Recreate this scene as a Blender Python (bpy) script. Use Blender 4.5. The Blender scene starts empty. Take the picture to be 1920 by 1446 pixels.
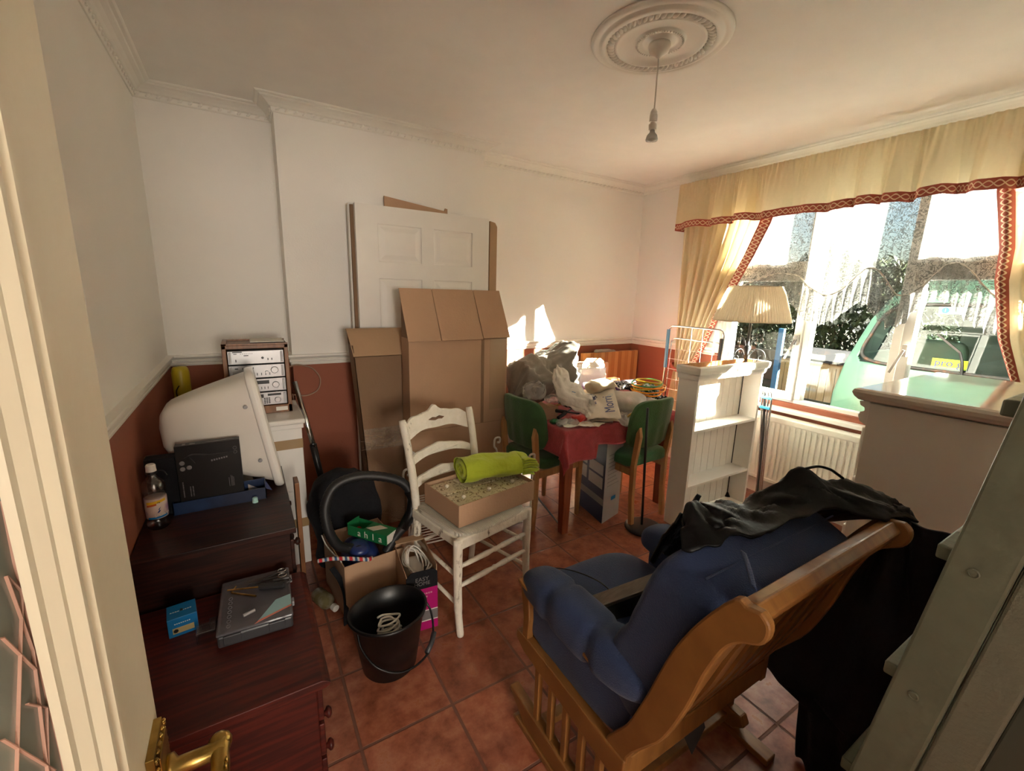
import bpy, bmesh, math, random
from mathutils import Vector, Matrix, noise
from math import pi, sin, cos, radians as R
S = bpy.context.scene
C = S.collection
random.seed(7)

# ---------------------------------------------------------------- camera
cam_d = bpy.data.cameras.new('camera'); cam = bpy.data.objects.new('camera', cam_d); C.objects.link(cam)
cam_d.sensor_fit = 'HORIZONTAL'; cam_d.sensor_width = 36; cam_d.lens = 36*820.41/1920; cam_d.clip_start = .02
_r = Vector((.85435707, -.51901483, .02641204)); _u = Vector((.08542327, .19038489, .97798592)); _f = Vector((.51261765, .83329299, -.20699262))
cam.matrix_world = Matrix(((_r.x, _u.x, -_f.x, 0), (_r.y, _u.y, -_f.y, 0), (_r.z, _u.z, -_f.z, 1.43), (0, 0, 0, 1)))
S.camera = cam

# ---------------------------------------------------------------- world, sun, lamps, exposure
W = bpy.data.worlds.new('sky'); S.world = W; W.use_nodes = True
wn = W.node_tree.nodes; wl = W.node_tree.links; wn.clear()
wo = wn.new('ShaderNodeOutputWorld'); wb = wn.new('ShaderNodeBackground'); sky = wn.new('ShaderNodeTexSky')
sky.sky_type = 'NISHITA'; sky.sun_disc = False; sky.sun_elevation = R(23); sky.sun_rotation = R(140); sky.air_density = 1; sky.dust_density = 2.0
wtc = wn.new('ShaderNodeTexCoord'); wnz = wn.new('ShaderNodeTexNoise'); wnz.inputs['Scale'].default_value = 2.2; wnz.inputs['Detail'].default_value = 6
wr = wn.new('ShaderNodeValToRGB'); wr.color_ramp.elements[0].position = .42; wr.color_ramp.elements[1].position = .62
wm = wn.new('ShaderNodeMix'); wm.data_type = 'RGBA'; wm.inputs[7].default_value = (.80, .78, .74, 1)
wsc = wn.new('ShaderNodeVectorMath'); wsc.operation = 'SCALE'; wsc.inputs['Scale'].default_value = .14
wl.new(wtc.outputs['Generated'], wnz.inputs['Vector']); wl.new(wnz.outputs['Fac'], wr.inputs['Fac']); wl.new(wr.outputs['Color'], wm.inputs[0])
wl.new(sky.outputs[0], wsc.inputs[0]); wl.new(wsc.outputs[0], wm.inputs[6]); wl.new(wm.outputs[2], wb.inputs[0]); wl.new(wb.outputs[0], wo.inputs[0])
wb.inputs['Strength'].default_value = .42
sd = bpy.data.lights.new('sun', 'SUN'); sd.energy = 46; sd.angle = R(.6); sd.color = (1, .91, .79)
sun = bpy.data.objects.new('sun', sd); C.objects.link(sun)
sun.rotation_euler = Vector((-.83, 1.0, -.55)).to_track_quat('-Z', 'Y').to_euler()
# fill lamp added in the unseen hall to brighten the room through the doorway
hd = bpy.data.lights.new('hall_fill_light', 'AREA'); hd.energy = 18; hd.size = .9; hd.color = (1, .92, .80)
hl = bpy.data.objects.new('hall_fill_light', hd); C.objects.link(hl); hl.location = (.22, -3.3, 1.45); hl.rotation_euler = (R(90), 0, 0)
S.view_settings.view_transform = 'Standard'; S.view_settings.look = 'None'; S.view_settings.exposure = 2.4
S.view_settings.gamma = 1; S.view_settings.use_curve_mapping = False
try:
    S.cycles.max_bounces = 12; S.cycles.diffuse_bounces = 7; S.cycles.transparent_max_bounces = 24; S.cycles.transmission_bounces = 8
    S.cycles.sample_clamp_indirect = 8
except Exception: pass

# ---------------------------------------------------------------- materials
def L(c):
    if isinstance(c, str):
        c = c.lstrip('#'); v = [int(c[i:i+2], 16)/255 for i in (0, 2, 4)]
        return tuple(x/12.92 if x <= .04045 else ((x+.055)/1.055)**2.4 for x in v) + (1,)
    return tuple(c) + (1,)
def mat(name, col, rough=.6, metal=0, col2=None, nscale=8, nstretch=(1, 1, 1), bump=0, bscale=40, spec=.5, coat=0, sheen=0, trans=0, lo=.4, hi=.6, detail=4):
    m = bpy.data.materials.new(name); m.use_nodes = True; n = m.node_tree.nodes; l = m.node_tree.links; b = n['Principled BSDF']
    b.inputs['Roughness'].default_value = rough; b.inputs['Metallic'].default_value = metal
    b.inputs['Specular IOR Level'].default_value = spec; b.inputs['Coat Weight'].default_value = coat
    b.inputs['Sheen Weight'].default_value = sheen; b.inputs['Transmission Weight'].default_value = trans
    tc = n.new('ShaderNodeTexCoord'); mp = n.new('ShaderNodeMapping'); mp.inputs['Scale'].default_value = nstretch
    l.new(tc.outputs['Object'], mp.inputs[0])
    if col2 is None:
        c = L(col); col2 = tuple(min(1, x*.965) for x in c[:3]); lo, hi = .3, .7
    nz = n.new('ShaderNodeTexNoise'); nz.inputs['Scale'].default_value = nscale; nz.inputs['Detail'].default_value = detail
    cr = n.new('ShaderNodeValToRGB'); cr.color_ramp.elements[0].position = lo; cr.color_ramp.elements[1].position = hi
    cr.color_ramp.elements[0].color = L(col); cr.color_ramp.elements[1].color = L(col2)
    l.new(mp.outputs[0], nz.inputs['Vector']); l.new(nz.outputs['Fac'], cr.inputs[0]); l.new(cr.outputs[0], b.inputs['Base Color'])
    if bump:
        bn = n.new('ShaderNodeTexNoise'); bn.inputs['Scale'].default_value = bscale; bn.inputs['Detail'].default_value = 3
        bp = n.new('ShaderNodeBump'); bp.inputs['Strength'].default_value = bump; bp.inputs['Distance'].default_value = .01
        l.new(mp.outputs[0], bn.inputs['Vector']); l.new(bn.outputs['Fac'], bp.inputs['Height']); l.new(bp.outputs[0], b.inputs['Normal'])
    return m
def NN(m): return m.node_tree.nodes, m.node_tree.links, m.node_tree.nodes['Principled BSDF']
def mth(n, l, op, a, b=None, c=None):
    q = n.new('ShaderNodeMath'); q.operation = op
    for i, v in enumerate((a, b, c)):
        if v is None: continue
        if isinstance(v, (int, float)): q.inputs[i].default_value = v
        else: l.new(v, q.inputs[i])
    return q.outputs[0]

wall_m = mat('wall_paint', (.80, .78, .74), .75, col2=(.77, .75, .71), nscale=1.5, bump=.12, bscale=120)
# wall paint: off-white above the rail, terracotta below it (two real paints)
def two_tone():
    m = mat('two_tone_wall', (.74, .70, .64), .7, bump=.1, bscale=110); n, l, b = NN(m)
    g = n.new('ShaderNodeNewGeometry'); sx = n.new('ShaderNodeSeparateXYZ'); l.new(g.outputs['Position'], sx.inputs[0])
    f = mth(n, l, 'LESS_THAN', sx.outputs['Z'], 1.0)
    nz = n.new('ShaderNodeTexNoise'); nz.inputs['Scale'].default_value = 3; l.new(g.outputs['Position'], nz.inputs['Vector'])
    a = n.new('ShaderNodeMix'); a.data_type = 'RGBA'; a.inputs[6].default_value = (.80, .78, .74, 1); a.inputs[7].default_value = (.84, .82, .78, 1)
    c = n.new('ShaderNodeMix'); c.data_type = 'RGBA'; c.inputs[6].default_value = (.26, .075, .038, 1); c.inputs[7].default_value = (.31, .095, .048, 1)
    o = n.new('ShaderNodeMix'); o.data_type = 'RGBA'
    l.new(nz.outputs['Fac'], a.inputs[0]); l.new(nz.outputs['Fac'], c.inputs[0]); l.new(a.outputs[2], o.inputs[6]); l.new(c.outputs[2], o.inputs[7]); l.new(f, o.inputs[0])
    l.new(o.outputs[2], b.inputs['Base Color']); return m
two_m = two_tone()
ceil_m = mat('ceiling_paint', (.82, .80, .76), .8, bump=.05, bscale=60)
trim_m = mat('trim_gloss', (.80, .78, .72), .35)
def floor_tiles():
    m = mat('terracotta_tiles', (.40, .13, .065), .32); n, l, b = NN(m)
    g = n.new('ShaderNodeNewGeometry'); sx = n.new('ShaderNodeSeparateXYZ'); l.new(g.outputs['Position'], sx.inputs[0])
    def edge(o, off, T=.3125):
        q = mth(n, l, 'SUBTRACT', o, off); q = mth(n, l, 'DIVIDE', q, T); fr = mth(n, l, 'FRACT', q); fl = mth(n, l, 'FLOOR', q)
        d = mth(n, l, 'ABSOLUTE', mth(n, l, 'SUBTRACT', fr, .5)); return d, fl
    dx, ix = edge(sx.outputs['X'], .205 - 3.125); dy, iy = edge(sx.outputs['Y'], 1.185 - 3.125)
    d = mth(n, l, 'MAXIMUM', dx, dy); gr = n.new('ShaderNodeMapRange'); gr.inputs['From Min'].default_value = .481; gr.inputs['From Max'].default_value = .488
    l.new(d, gr.inputs['Value'])
    cv = n.new('ShaderNodeCombineXYZ'); l.new(ix, cv.inputs[0]); l.new(iy, cv.inputs[1])
    wnz = n.new('ShaderNodeTexWhiteNoise'); l.new(cv.outputs[0], wnz.inputs['Vector'])
    nz = n.new('ShaderNodeTexNoise'); nz.inputs['Scale'].default_value = 13; nz.inputs['Detail'].default_value = 8; nz.inputs['Roughness'].default_value = .65
    l.new(g.outputs['Position'], nz.inputs['Vector'])
    cr = n.new('ShaderNodeValToRGB'); e = cr.color_ramp.elements; e[0].position = .3; e[0].color = (.42, .18, .105, 1); e[1].position = .66; e[1].color = (.17, .046, .023, 1)
    x = cr.color_ramp.elements.new(.48); x.color = (.31, .10, .053, 1); l.new(nz.outputs['Fac'], cr.inputs[0])
    hs = n.new('ShaderNodeHueSaturation'); l.new(mth(n, l, 'MULTIPLY_ADD', wnz.outputs['Value'], .25, .88), hs.inputs['Value']); l.new(cr.outputs[0], hs.inputs['Color'])
    mx = n.new('ShaderNodeMix'); mx.data_type = 'RGBA'; l.new(gr.outputs[0], mx.inputs[0]); l.new(hs.outputs[0], mx.inputs[6]); mx.inputs[7].default_value = (.17, .075, .05, 1)
    l.new(mx.outputs[2], b.inputs['Base Color'])
    ro = mth(n, l, 'MULTIPLY_ADD', gr.outputs[0], .4, mth(n, l, 'MULTIPLY_ADD', nz.outputs['Fac'], .25, .18)); l.new(ro, b.inputs['Roughness'])
    bp = n.new('ShaderNodeBump'); bp.inputs['Strength'].default_value = .5; bp.inputs['Distance'].default_value = .004
    h = mth(n, l, 'SUBTRACT', mth(n, l, 'MULTIPLY', nz.outputs['Fac'], .4), gr.outputs[0]); l.new(h, bp.inputs['Height']); l.new(bp.outputs[0], b.inputs['Normal'])
    return m
floor_m = floor_tiles()
dkwood = mat('dark_mahogany', (.042, .011, .006), .42, spec=.3, col2=(.014, .005, .004), nscale=5, nstretch=(1, 14, 14), bump=.05, bscale=30)
redwood = mat('red_mahogany', (.085, .013, .008), .42, spec=.3, col2=(.042, .008, .006), nscale=5, nstretch=(1, 14, 14))
orwood = mat('orange_pine', (.26, .115, .030), .36, col2=(.20, .085, .022), nscale=4, nstretch=(12, 2, 2), coat=.1)
ltwood = mat('pale_beech', (.55, .30, .12), .4, col2=(.46, .23, .09), nscale=5, nstretch=(10, 10, 1))
tabwood = mat('red_table_wood', (.30, .075, .03), .35, col2=(.22, .05, .02), nscale=5, nstretch=(10, 10, 1))
butcher = mat('butcher_block', (.50, .22, .07), .4, col2=(.38, .14, .04), nscale=14, nstretch=(3, 3, .3), lo=.45, hi=.55)
rackwood = mat('teak_veneer', (.24, .10, .035), .4, col2=(.17, .065, .02), nscale=6, nstretch=(8, 8, 1))
cream_door = mat('cream_gloss_paint', (.70, .64, .49), .35, bump=.15, bscale=25)
white_gloss = mat('white_gloss', (.78, .76, .72), .22)
white_plastic = mat('white_plastic', (.70, .66, .60), .32)
white_paint = mat('white_satin', (.78, .75, .70), .45, bump=.05, bscale=50)
upvc = mat('window_upvc', (.82, .80, .76), .3)
rad_m = mat('radiator_enamel', (.74, .72, .63), .35)
rust_m = mat('rust_debris', (.30, .10, .03), .9, col2=(.50, .24, .08), nscale=60, bump=.6)
dresser_m = mat('cream_dresser', (.78, .73, .65), .32)
dresstop_m = mat('cream_dresser_gloss_top', (.74, .68, .60), .10, coat=.5)
card_m = mat('cardboard', (.46, .29, .18), .8, col2=(.42, .26, .16), nscale=2, bump=.1, bscale=90)
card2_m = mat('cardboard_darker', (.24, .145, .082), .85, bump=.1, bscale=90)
cardin_m = mat('cardboard_light', (.42, .27, .155), .8, bump=.1)
tape_m = mat('clear_tape', (.42, .29, .18), .12)
tan_tape = mat('tan_tape', (.34, .22, .10), .25)
navy_m = mat('navy_cushion_cloth', (.016, .034, .105), .85, col2=(.012, .026, .082), nscale=5, bump=.35, bscale=320, sheen=.1)
black_fab = mat('black_cloth', (.0022, .0026, .005), .95, bump=.3, bscale=60)
black_leather = mat('black_leather', (.0018, .0018, .0022), .42, bump=.12, bscale=70, spec=.18)
black_pl = mat('black_plastic', (.004, .004, .0045), .38)
black_rub = mat('black_rubber', (.010, .010, .011), .5)
black_metal = mat('black_metal', (.012, .012, .013), .45)
dkgrey = mat('dark_grey_plastic', (.045, .045, .05), .4)
grey_pl = mat('grey_plastic', (.25, .25, .26), .4)
green_fab = mat('green_chair_cloth', (.045, .13, .035), .85, col2=(.035, .10, .028), nscale=6, bump=.3, bscale=150, sheen=.3)
green_fab2 = mat('green_seat_cloth', (.05, .20, .08), .85, bump=.3, bscale=120, sheen=.3)
lime_m = mat('lime_cloth', (.42, .52, .025), .8, bump=.3, bscale=60, sheen=.2)
red_cloth = mat('crimson_tablecloth', (.40, .045, .055), .85, col2=(.34, .035, .045), nscale=30, bump=.4, bscale=160, sheen=.2)
chrome = mat('chrome', (.6, .6, .6), .18, metal=1)
brass = mat('antique_brass', (.50, .34, .10), .28, metal=1, col2=(.28, .18, .05), nscale=30)
white_metal = mat('white_wire', (.72, .69, .64), .4)
blue_pl = mat('vacuum_blue', (.015, .03, .13), .3)
bright_blue = mat('bright_blue_card', (.0, .16, .42), .4)
navy_card = mat('navy_card', (.015, .022, .09), .45)
cyan_m = mat('cyan_plastic', (.05, .38, .60), .35)
mint_cap = mat('mint_plastic', (.35, .58, .55), .4)
yellow_m = mat('yellow_plastic', (.55, .42, .02), .4)
orange_m = mat('orange_plastic', (.75, .27, .01), .25)
magenta_m = mat('magenta_print', (.38, .0, .13), .4)
red_m = mat('red_plastic', (.55, .03, .02), .4)
green_m = mat('green_print', (.01, .16, .05), .45)
paper_m = mat('paper', (.70, .66, .60), .8, bump=.1, bscale=30)
paper2 = mat('cream_paper', (.60, .52, .42), .8)
ink_m = mat('navy_ink', (.03, .05, .20), .5)
silver_panel = mat('silver_panel', (.42, .42, .43), .35, metal=.6)
tinsel_m = mat('silver_tinsel', (.55, .55, .58), .2, metal=.9, col2=(.03, .03, .035), nscale=60, lo=.45, hi=.55, bump=1, bscale=60)
purple_foil = mat('purple_foil', (.45, .25, .55), .18, metal=.7, col2=(.7, .65, .75), nscale=14)
satin_m = mat('cream_satin', (.68, .55, .38), .3, col2=(.75, .66, .52), nscale=5)
dust_m = mat('grey_dust_sheet', (.24, .22, .19), .6, col2=(.31, .285, .25), nscale=7, bump=.6, bscale=11)
lightgrey_card = mat('light_grey_card', (.50, .50, .52), .5)
ladder_m = mat('sage_green_paint', (.145, .165, .120), .45, col2=(.12, .137, .098), nscale=9, bump=.25, bscale=45)
ladder_edge = mat('worn_sage_paint', (.16, .17, .13), .5, bump=.2, bscale=160, col2=(.07, .05, .035), nscale=24, lo=.62, hi=.75)
skirt_m = mat('skirting_wood', (.20, .07, .03), .4)
ceramic_m = mat('cream_ceramic', (.66, .60, .47), .2)
glove = mat('grey_fabric_tab', (.05, .055, .06), .9)
van_m = mat('mint_van_paint', (.09, .20, .14), .35, coat=.1, col2=(.10, .22, .155), nscale=3)
vanseal = mat('window_seal', (.03, .028, .025), .6, col2=(.14, .06, .03), nscale=14, lo=.5, hi=.7)
seat_m = mat('van_interior', (.14, .15, .13), .9)
fence_m = mat('fence_boards', (.34, .225, .11), .8, col2=(.28, .18, .085), nscale=9, nstretch=(8, 8, .6))
roof_m = mat('shed_felt', (.03, .03, .032), .95, spec=0)
bluepost = mat('blue_post_paint', (.02, .09, .20), .5)
ground_m = mat('garden_ground', (.045, .034, .022), .95, col2=(.02, .03, .01), nscale=4, bump=.6)
bark_m = mat('bark', (.08, .055, .035), .9, bump=.6)
stone_m = mat('garden_wall_stone', (.06, .045, .03), .9, bump=.5)
leaf_ms = [mat('leaf_dark', (.014, .028, .009), .6, col2=(.035, .05, .014), nscale=3), mat('leaf_mid', (.022, .045, .012), .6, col2=(.06, .08, .02), nscale=3), mat('leaf_bright', (.10, .12, .02), .55)]

def distress():
    m = mat('distressed_white', (.72, .68, .58), .55, bump=.4, bscale=50); n, l, b = NN(m)
    tc = n.new('ShaderNodeTexCoord'); mp = n.new('ShaderNodeMapping'); mp.inputs['Scale'].default_value = (1, 1, .35); l.new(tc.outputs['Object'], mp.inputs[0])
    nz = n.new('ShaderNodeTexNoise'); nz.inputs['Scale'].default_value = 22; nz.inputs['Detail'].default_value = 8; nz.inputs['Roughness'].default_value = .7; l.new(mp.outputs[0], nz.inputs['Vector'])
    cr = n.new('ShaderNodeValToRGB'); e = cr.color_ramp.elements; e[0].position = .60; e[0].color = (.70, .65, .54, 1); e[1].position = .68; e[1].color = (.10, .06, .035, 1)
    x = e.new(.35); x.color = (.76, .72, .63, 1); l.new(nz.outputs['Fac'], cr.inputs[0]); l.new(cr.outputs[0], b.inputs['Base Color']); return m
dist_m = distress()
def rush():
    m = mat('white_rush', (.66, .62, .54), .8); n, l, b = NN(m)
    tc = n.new('ShaderNodeTexCoord'); w = n.new('ShaderNodeTexWave'); w.bands_direction = 'X'; w.inputs['Scale'].default_value = 45; w.inputs['Distortion'].default_value = 1.5
    l.new(tc.outputs['Object'], w.inputs['Vector']); bp = n.new('ShaderNodeBump'); bp.inputs['Strength'].default_value = .9; bp.inputs['Distance'].default_value = .004
    l.new(w.outputs['Fac'], bp.inputs['Height']); l.new(bp.outputs[0], b.inputs['Normal']); return m
rush_m = rush()
def glass_mat(name, tint=(1, 1, 1), refl=.06, rough=.0, alpha=None):
    m = bpy.data.materials.new(name); m.use_nodes = True; n = m.node_tree.nodes; l = m.node_tree.links; n.clear()
    o = n.new('ShaderNodeOutputMaterial'); t = n.new('ShaderNodeBsdfTransparent'); t.inputs[0].default_value = tint + (1,)
    g = n.new('ShaderNodeBsdfGlossy'); g.inputs['Roughness'].default_value = rough; fr = n.new('ShaderNodeLayerWeight'); fr.inputs['Blend'].default_value = .5
    mx = n.new('ShaderNodeMixShader'); l.new(mth(n, l, 'MULTIPLY_ADD', mth(n, l, 'POWER', fr.outputs['Facing'], 4.0), .7, refl*.5), mx.inputs[0]); l.new(t.outputs[0], mx.inputs[1]); l.new(g.outputs[0], mx.inputs[2]); l.new(mx.outputs[0], o.inputs[0])
    return m
win_glass = glass_mat('window_glass', (.93, .97, .95)); van_glass = glass_mat('van_glass', (.62, .80, .72)); clear_pl = glass_mat('clear_plastic', (.80, .81, .82), refl=.30, rough=.12)
def film(name, col, a=.5, rough=.3, bumpscale=12):
    m = bpy.data.materials.new(name); m.use_nodes = True; n = m.node_tree.nodes; l = m.node_tree.links; b = n['Principled BSDF']
    b.inputs['Base Color'].default_value = col + (1,); b.inputs['Roughness'].default_value = rough
    nz = n.new('ShaderNodeTexNoise'); nz.inputs['Scale'].default_value = bumpscale; nz.inputs['Detail'].default_value = 4
    tc = n.new('ShaderNodeTexCoord'); l.new(tc.outputs['Object'], nz.inputs['Vector'])
    bp = n.new('ShaderNodeBump'); bp.inputs['Strength'].default_value = .8; bp.inputs['Distance'].default_value = .02; l.new(nz.outputs['Fac'], bp.inputs['Height']); l.new(bp.outputs[0], b.inputs['Normal'])
    mr = n.new('ShaderNodeMapRange'); mr.inputs['To Min'].default_value = a-.2; mr.inputs['To Max'].default_value = min(1, a+.3); l.new(nz.outputs['Fac'], mr.inputs['Value']); l.new(mr.outputs[0], b.inputs['Alpha'])
    return m
bag_film = film('white_bag_film', (.62, .59, .55), .78); clear_film = film('clear_film', (.62, .60, .57), .38, .18); white_bag = film('white_carrier_film', (.74, .70, .64), .95, .4)
case_film = film('smoky_clear_lid', (.16, .15, .17), .55, .15, 3)
def curtain_fabric(name, col, tr=.45):
    m = bpy.data.materials.new(name); m.use_nodes = True; n = m.node_tree.nodes; l = m.node_tree.links; n.clear()
    o = n.new('ShaderNodeOutputMaterial'); d = n.new('ShaderNodeBsdfDiffuse'); t = n.new('ShaderNodeBsdfTranslucent'); mx = n.new('ShaderNodeMixShader'); mx.inputs[0].default_value = tr
    tc = n.new('ShaderNodeTexCoord'); nz = n.new('ShaderNodeTexNoise'); nz.inputs['Scale'].default_value = 60; l.new(tc.outputs['Object'], nz.inputs['Vector'])
    cm = n.new('ShaderNodeMix'); cm.data_type = 'RGBA'; l.new(nz.outputs['Fac'], cm.inputs[0]); cm.inputs[6].default_value = tuple(c*.93 for c in col)+(1,); cm.inputs[7].default_value = col+(1,)
    l.new(cm.outputs[2], d.inputs[0]); l.new(cm.outputs[2], t.inputs[0]); l.new(d.outputs[0], mx.inputs[1]); l.new(t.outputs[0], mx.inputs[2]); l.new(mx.outputs[0], o.inputs[0]); return m
curt_m = curtain_fabric('cream_curtain_cloth', (.80, .69, .47), .30)
shade_m = curtain_fabric('pleated_shade_cloth', (.66, .58, .45), .35)
def band_mat():
    m = bpy.data.materials.new('terracotta_chain_braid'); m.use_nodes = True; n = m.node_tree.nodes; l = m.node_tree.links; b = n['Principled BSDF']; b.inputs['Roughness'].default_value = .8
    uv = n.new('ShaderNodeUVMap'); uv.uv_map = 'UVMap'; s = n.new('ShaderNodeSeparateXYZ'); l.new(uv.outputs[0], s.inputs[0])
    ph = mth(n, l, 'MULTIPLY', s.outputs[0], 2*pi/.058)
    def ln(sg):
        w = mth(n, l, 'MULTIPLY_ADD', mth(n, l, 'SINE', ph), .26*sg, .5)
        return mth(n, l, 'LESS_THAN', mth(n, l, 'ABSOLUTE', mth(n, l, 'SUBTRACT', s.outputs[1], w)), .065)
    f = mth(n, l, 'MAXIMUM', ln(1), ln(-1))
    mx = n.new('ShaderNodeMix'); mx.data_type = 'RGBA'; l.new(f, mx.inputs[0]); mx.inputs[6].default_value = (.36, .075, .045, 1); mx.inputs[7].default_value = (.74, .55, .38, 1)
    l.new(mx.outputs[2], b.inputs['Base Color']); return m
band_m = band_mat()
def lace_mat(name, dens=.5, sc=55):
    m = bpy.data.materials.new(name); m.use_nodes = True; n = m.node_tree.nodes; l = m.node_tree.links; n.clear()
    o = n.new('ShaderNodeOutputMaterial'); d = n.new('ShaderNodeBsdfDiffuse'); t = n.new('ShaderNodeBsdfTranslucent'); tp = n.new('ShaderNodeBsdfTransparent')
    for q in (d, t): q.inputs[0].default_value = (.21, .207, .20, 1)
    m1 = n.new('ShaderNodeMixShader'); m1.inputs[0].default_value = .35; l.new(d.outputs[0], m1.inputs[1]); l.new(t.outputs[0], m1.inputs[2])
    tc = n.new('ShaderNodeTexCoord'); nz = n.new('ShaderNodeTexNoise'); nz.inputs['Scale'].default_value = sc*.6; nz.inputs['Detail'].default_value = 1; nz.inputs['Distortion'].default_value = 2.2
    l.new(tc.outputs['Object'], nz.inputs['Vector'])
    rid = mth(n, l, 'ABSOLUTE', mth(n, l, 'SUBTRACT', nz.outputs['Fac'], .5)); ln = mth(n, l, 'LESS_THAN', rid, .055)
    a = mth(n, l, 'MULTIPLY_ADD', ln, .45, dens)
    m2 = n.new('ShaderNodeMixShader'); l.new(a, m2.inputs[0]); l.new(tp.outputs[0], m2.inputs[1]); l.new(m1.outputs[0], m2.inputs[2]); l.new(m2.outputs[0], o.inputs[0]); return m
lace_m = lace_mat('lace_net', .36); lace_frill_m = lace_mat('lace_frill_net', .58, 70)
def frosted():
    m = mat('frosted_door_glass', (.42, .46, .41), .22, spec=.5, trans=.25, bump=.05, bscale=8); return m
frost_m = frosted()
salmon_line = mat('salmon_etched_line', (.62, .36, .27), .5); white_line = mat('white_etched_line', (.60, .62, .58), .5)

# ---------------------------------------------------------------- geometry helpers
def rot(v, rx=0, ry=0, rz=0): return Matrix.Rotation(rz, 4, 'Z') @ Matrix.Rotation(ry, 4, 'Y') @ Matrix.Rotation(rx, 4, 'X') @ Vector(v)
class MB:
    def __init__(s): s.bm = bmesh.new(); s.uv = None
    def _face(s, vs):
        try: return s.bm.faces.new(vs)
        except ValueError: return None
    def box(s, x0, x1, y0, y1, z0, z1, M=None):
        P = [Vector((x, y, z)) for z in (z0, z1) for y in (y0, y1) for x in (x0, x1)]
        if M is not None: P = [M @ p for p in P]
        v = [s.bm.verts.new(p) for p in P]
        for f in ((0, 2, 3, 1), (4, 5, 7, 6), (0, 1, 5, 4), (2, 6, 7, 3), (0, 4, 6, 2), (1, 3, 7, 5)): s._face([v[i] for i in f])
        return s
    def beam(s, a, b, w, h, up=(0, 0, 1)):
        a = Vector(a); b = Vector(b); d = (b-a); n = d.length; d.normalize(); up = Vector(up); sd_ = d.cross(up)
        if sd_.length < 1e-4: sd_ = d.cross(Vector((1, 0, 0)))
        sd_.normalize(); u = sd_.cross(d)
        M = Matrix(((sd_.x, u.x, d.x, a.x), (sd_.y, u.y, d.y, a.y), (sd_.z, u.z, d.z, a.z), (0, 0, 0, 1)))
        return s.box(-w/2, w/2, -h/2, h/2, 0, n, M)
    def prism(s, pts, fn):       # pts 2D outline; fn(p, side) -> 3D, side 0/1
        a = [s.bm.verts.new(fn(p, 0)) for p in pts]; b = [s.bm.verts.new(fn(p, 1)) for p in pts]; n = len(pts)
        s._face(a[::-1]); s._face(b)
        for i in range(n): s._face([a[i], a[(i+1) % n], b[(i+1) % n], b[i]])
        return s
    def tube(s, P, r, seg=10, closed=False, cap=True):
        P = [Vector(p) for p in P]; n = len(P); rr = r if isinstance(r, (list, tuple)) else [r]*n
        rings = []; nrm = None
        for i in range(n):
            t = (P[(i+1) % n]-P[i-1]) if closed else (P[min(i+1, n-1)]-P[max(i-1, 0)])
            if t.length < 1e-9: t = Vector((0, 0, 1))
            t.normalize()
            if nrm is None: nrm = t.orthogonal().normalized()
            nrm = (nrm - t*nrm.dot(t)); nrm = nrm.normalized() if nrm.length > 1e-6 else t.orthogonal().normalized()
            bi = t.cross(nrm)
            rings.append([s.bm.verts.new(P[i]+(nrm*cos(2*pi*k/seg)+bi*sin(2*pi*k/seg))*rr[i]) for k in range(seg)])
        for i in range(n if closed else n-1):
            a, b = rings[i], rings[(i+1) % n]
            for k in range(seg): s._face([a[k], a[(k+1) % seg], b[(k+1) % seg], b[k]])
        if not closed and cap: s._face(rings[0][::-1]); s._face(rings[-1])
        return s
    def lathe(s, prof, c=(0, 0, 0), seg=32, M=None, sx=1, sy=1):   # prof: (r,z)
        c = Vector(c); rings = []
        for r, z in prof:
            ring = []
            for k in range(seg):
                p = Vector((r*cos(2*pi*k/seg)*sx, r*sin(2*pi*k/seg)*sy, z)); p = (M @ p) if M is not None else p
                ring.append(s.bm.verts.new(c+p))
            rings.append(ring)
        for a, b in zip(rings, rings[1:]):
            for k in range(seg): s._face([a[k], a[(k+1) % seg], b[(k+1) % seg], b[k]])
        if prof[0][0] > 1e-6: s._face(rings[0][::-1])
        if prof[-1][0] > 1e-6: s._face(rings[-1])
        return s
    def soft(s, c, size, p=4, n=14, M=None, amp=0, sc=5, seed=0, flt=None, fn=None):  # rounded box; amp = crumple
        c = Vector(c); hs = [x/2 for x in size]; cache = {}
        def V(a, b, d):
            k = (round(a, 5), round(b, 5), round(d, 5))
            if k in cache: return cache[k]
            q = (abs(a)**p+abs(b)**p+abs(d)**p)**(1/p); v = Vector((a/q*hs[0], b/q*hs[1], d/q*hs[2]))
            if amp:
                w = noise.noise_vector(v*sc+Vector((seed*7.3, seed*3.1, seed))); w2 = noise.noise_vector(v*sc*2.7+Vector((seed, seed*5.1, 2)))
                v = v+w*amp+w2*amp*.45
            if fn: v = fn(v)
            if M is not None: v = M @ v
            v = v+c
            if flt is not None and v.z < flt: v.z = flt
            cache[k] = s.bm.verts.new(v); return cache[k]
        g = [-1+2*i/n for i in range(n+1)]
        for i in range(n):
            for j in range(n):
                a, b, e, f = g[i], g[i+1], g[j], g[j+1]
                for sg in (-1, 1):
                    for q in ([(a, e, sg), (b, e, sg), (b, f, sg), (a, f, sg)], [(a, sg, e), (b, sg, e), (b, sg, f), (a, sg, f)], [(sg, a, e), (sg, b, e), (sg, b, f), (sg, a, f)]):
                        s._face([V(*x) for x in q])
        return s
    def surf(s, fn, nu, nv, uvf=None):
        g = [[s.bm.verts.new(fn(i/nu, j/nv)) for j in range(nv+1)] for i in range(nu+1)]
        if uvf and s.uv is None: s.uv = s.bm.loops.layers.uv.new('UVMap')
        for i in range(nu):
            for j in range(nv):
                f = s._face([g[i][j], g[i+1][j], g[i+1][j+1], g[i][j+1]])
                if f and uvf:
                    for lp, (a, b) in zip(f.loops, ((i, j), (i+1, j), (i+1, j+1), (i, j+1))): lp[s.uv].uv = uvf(a/nu, b/nv)
        return s
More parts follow.
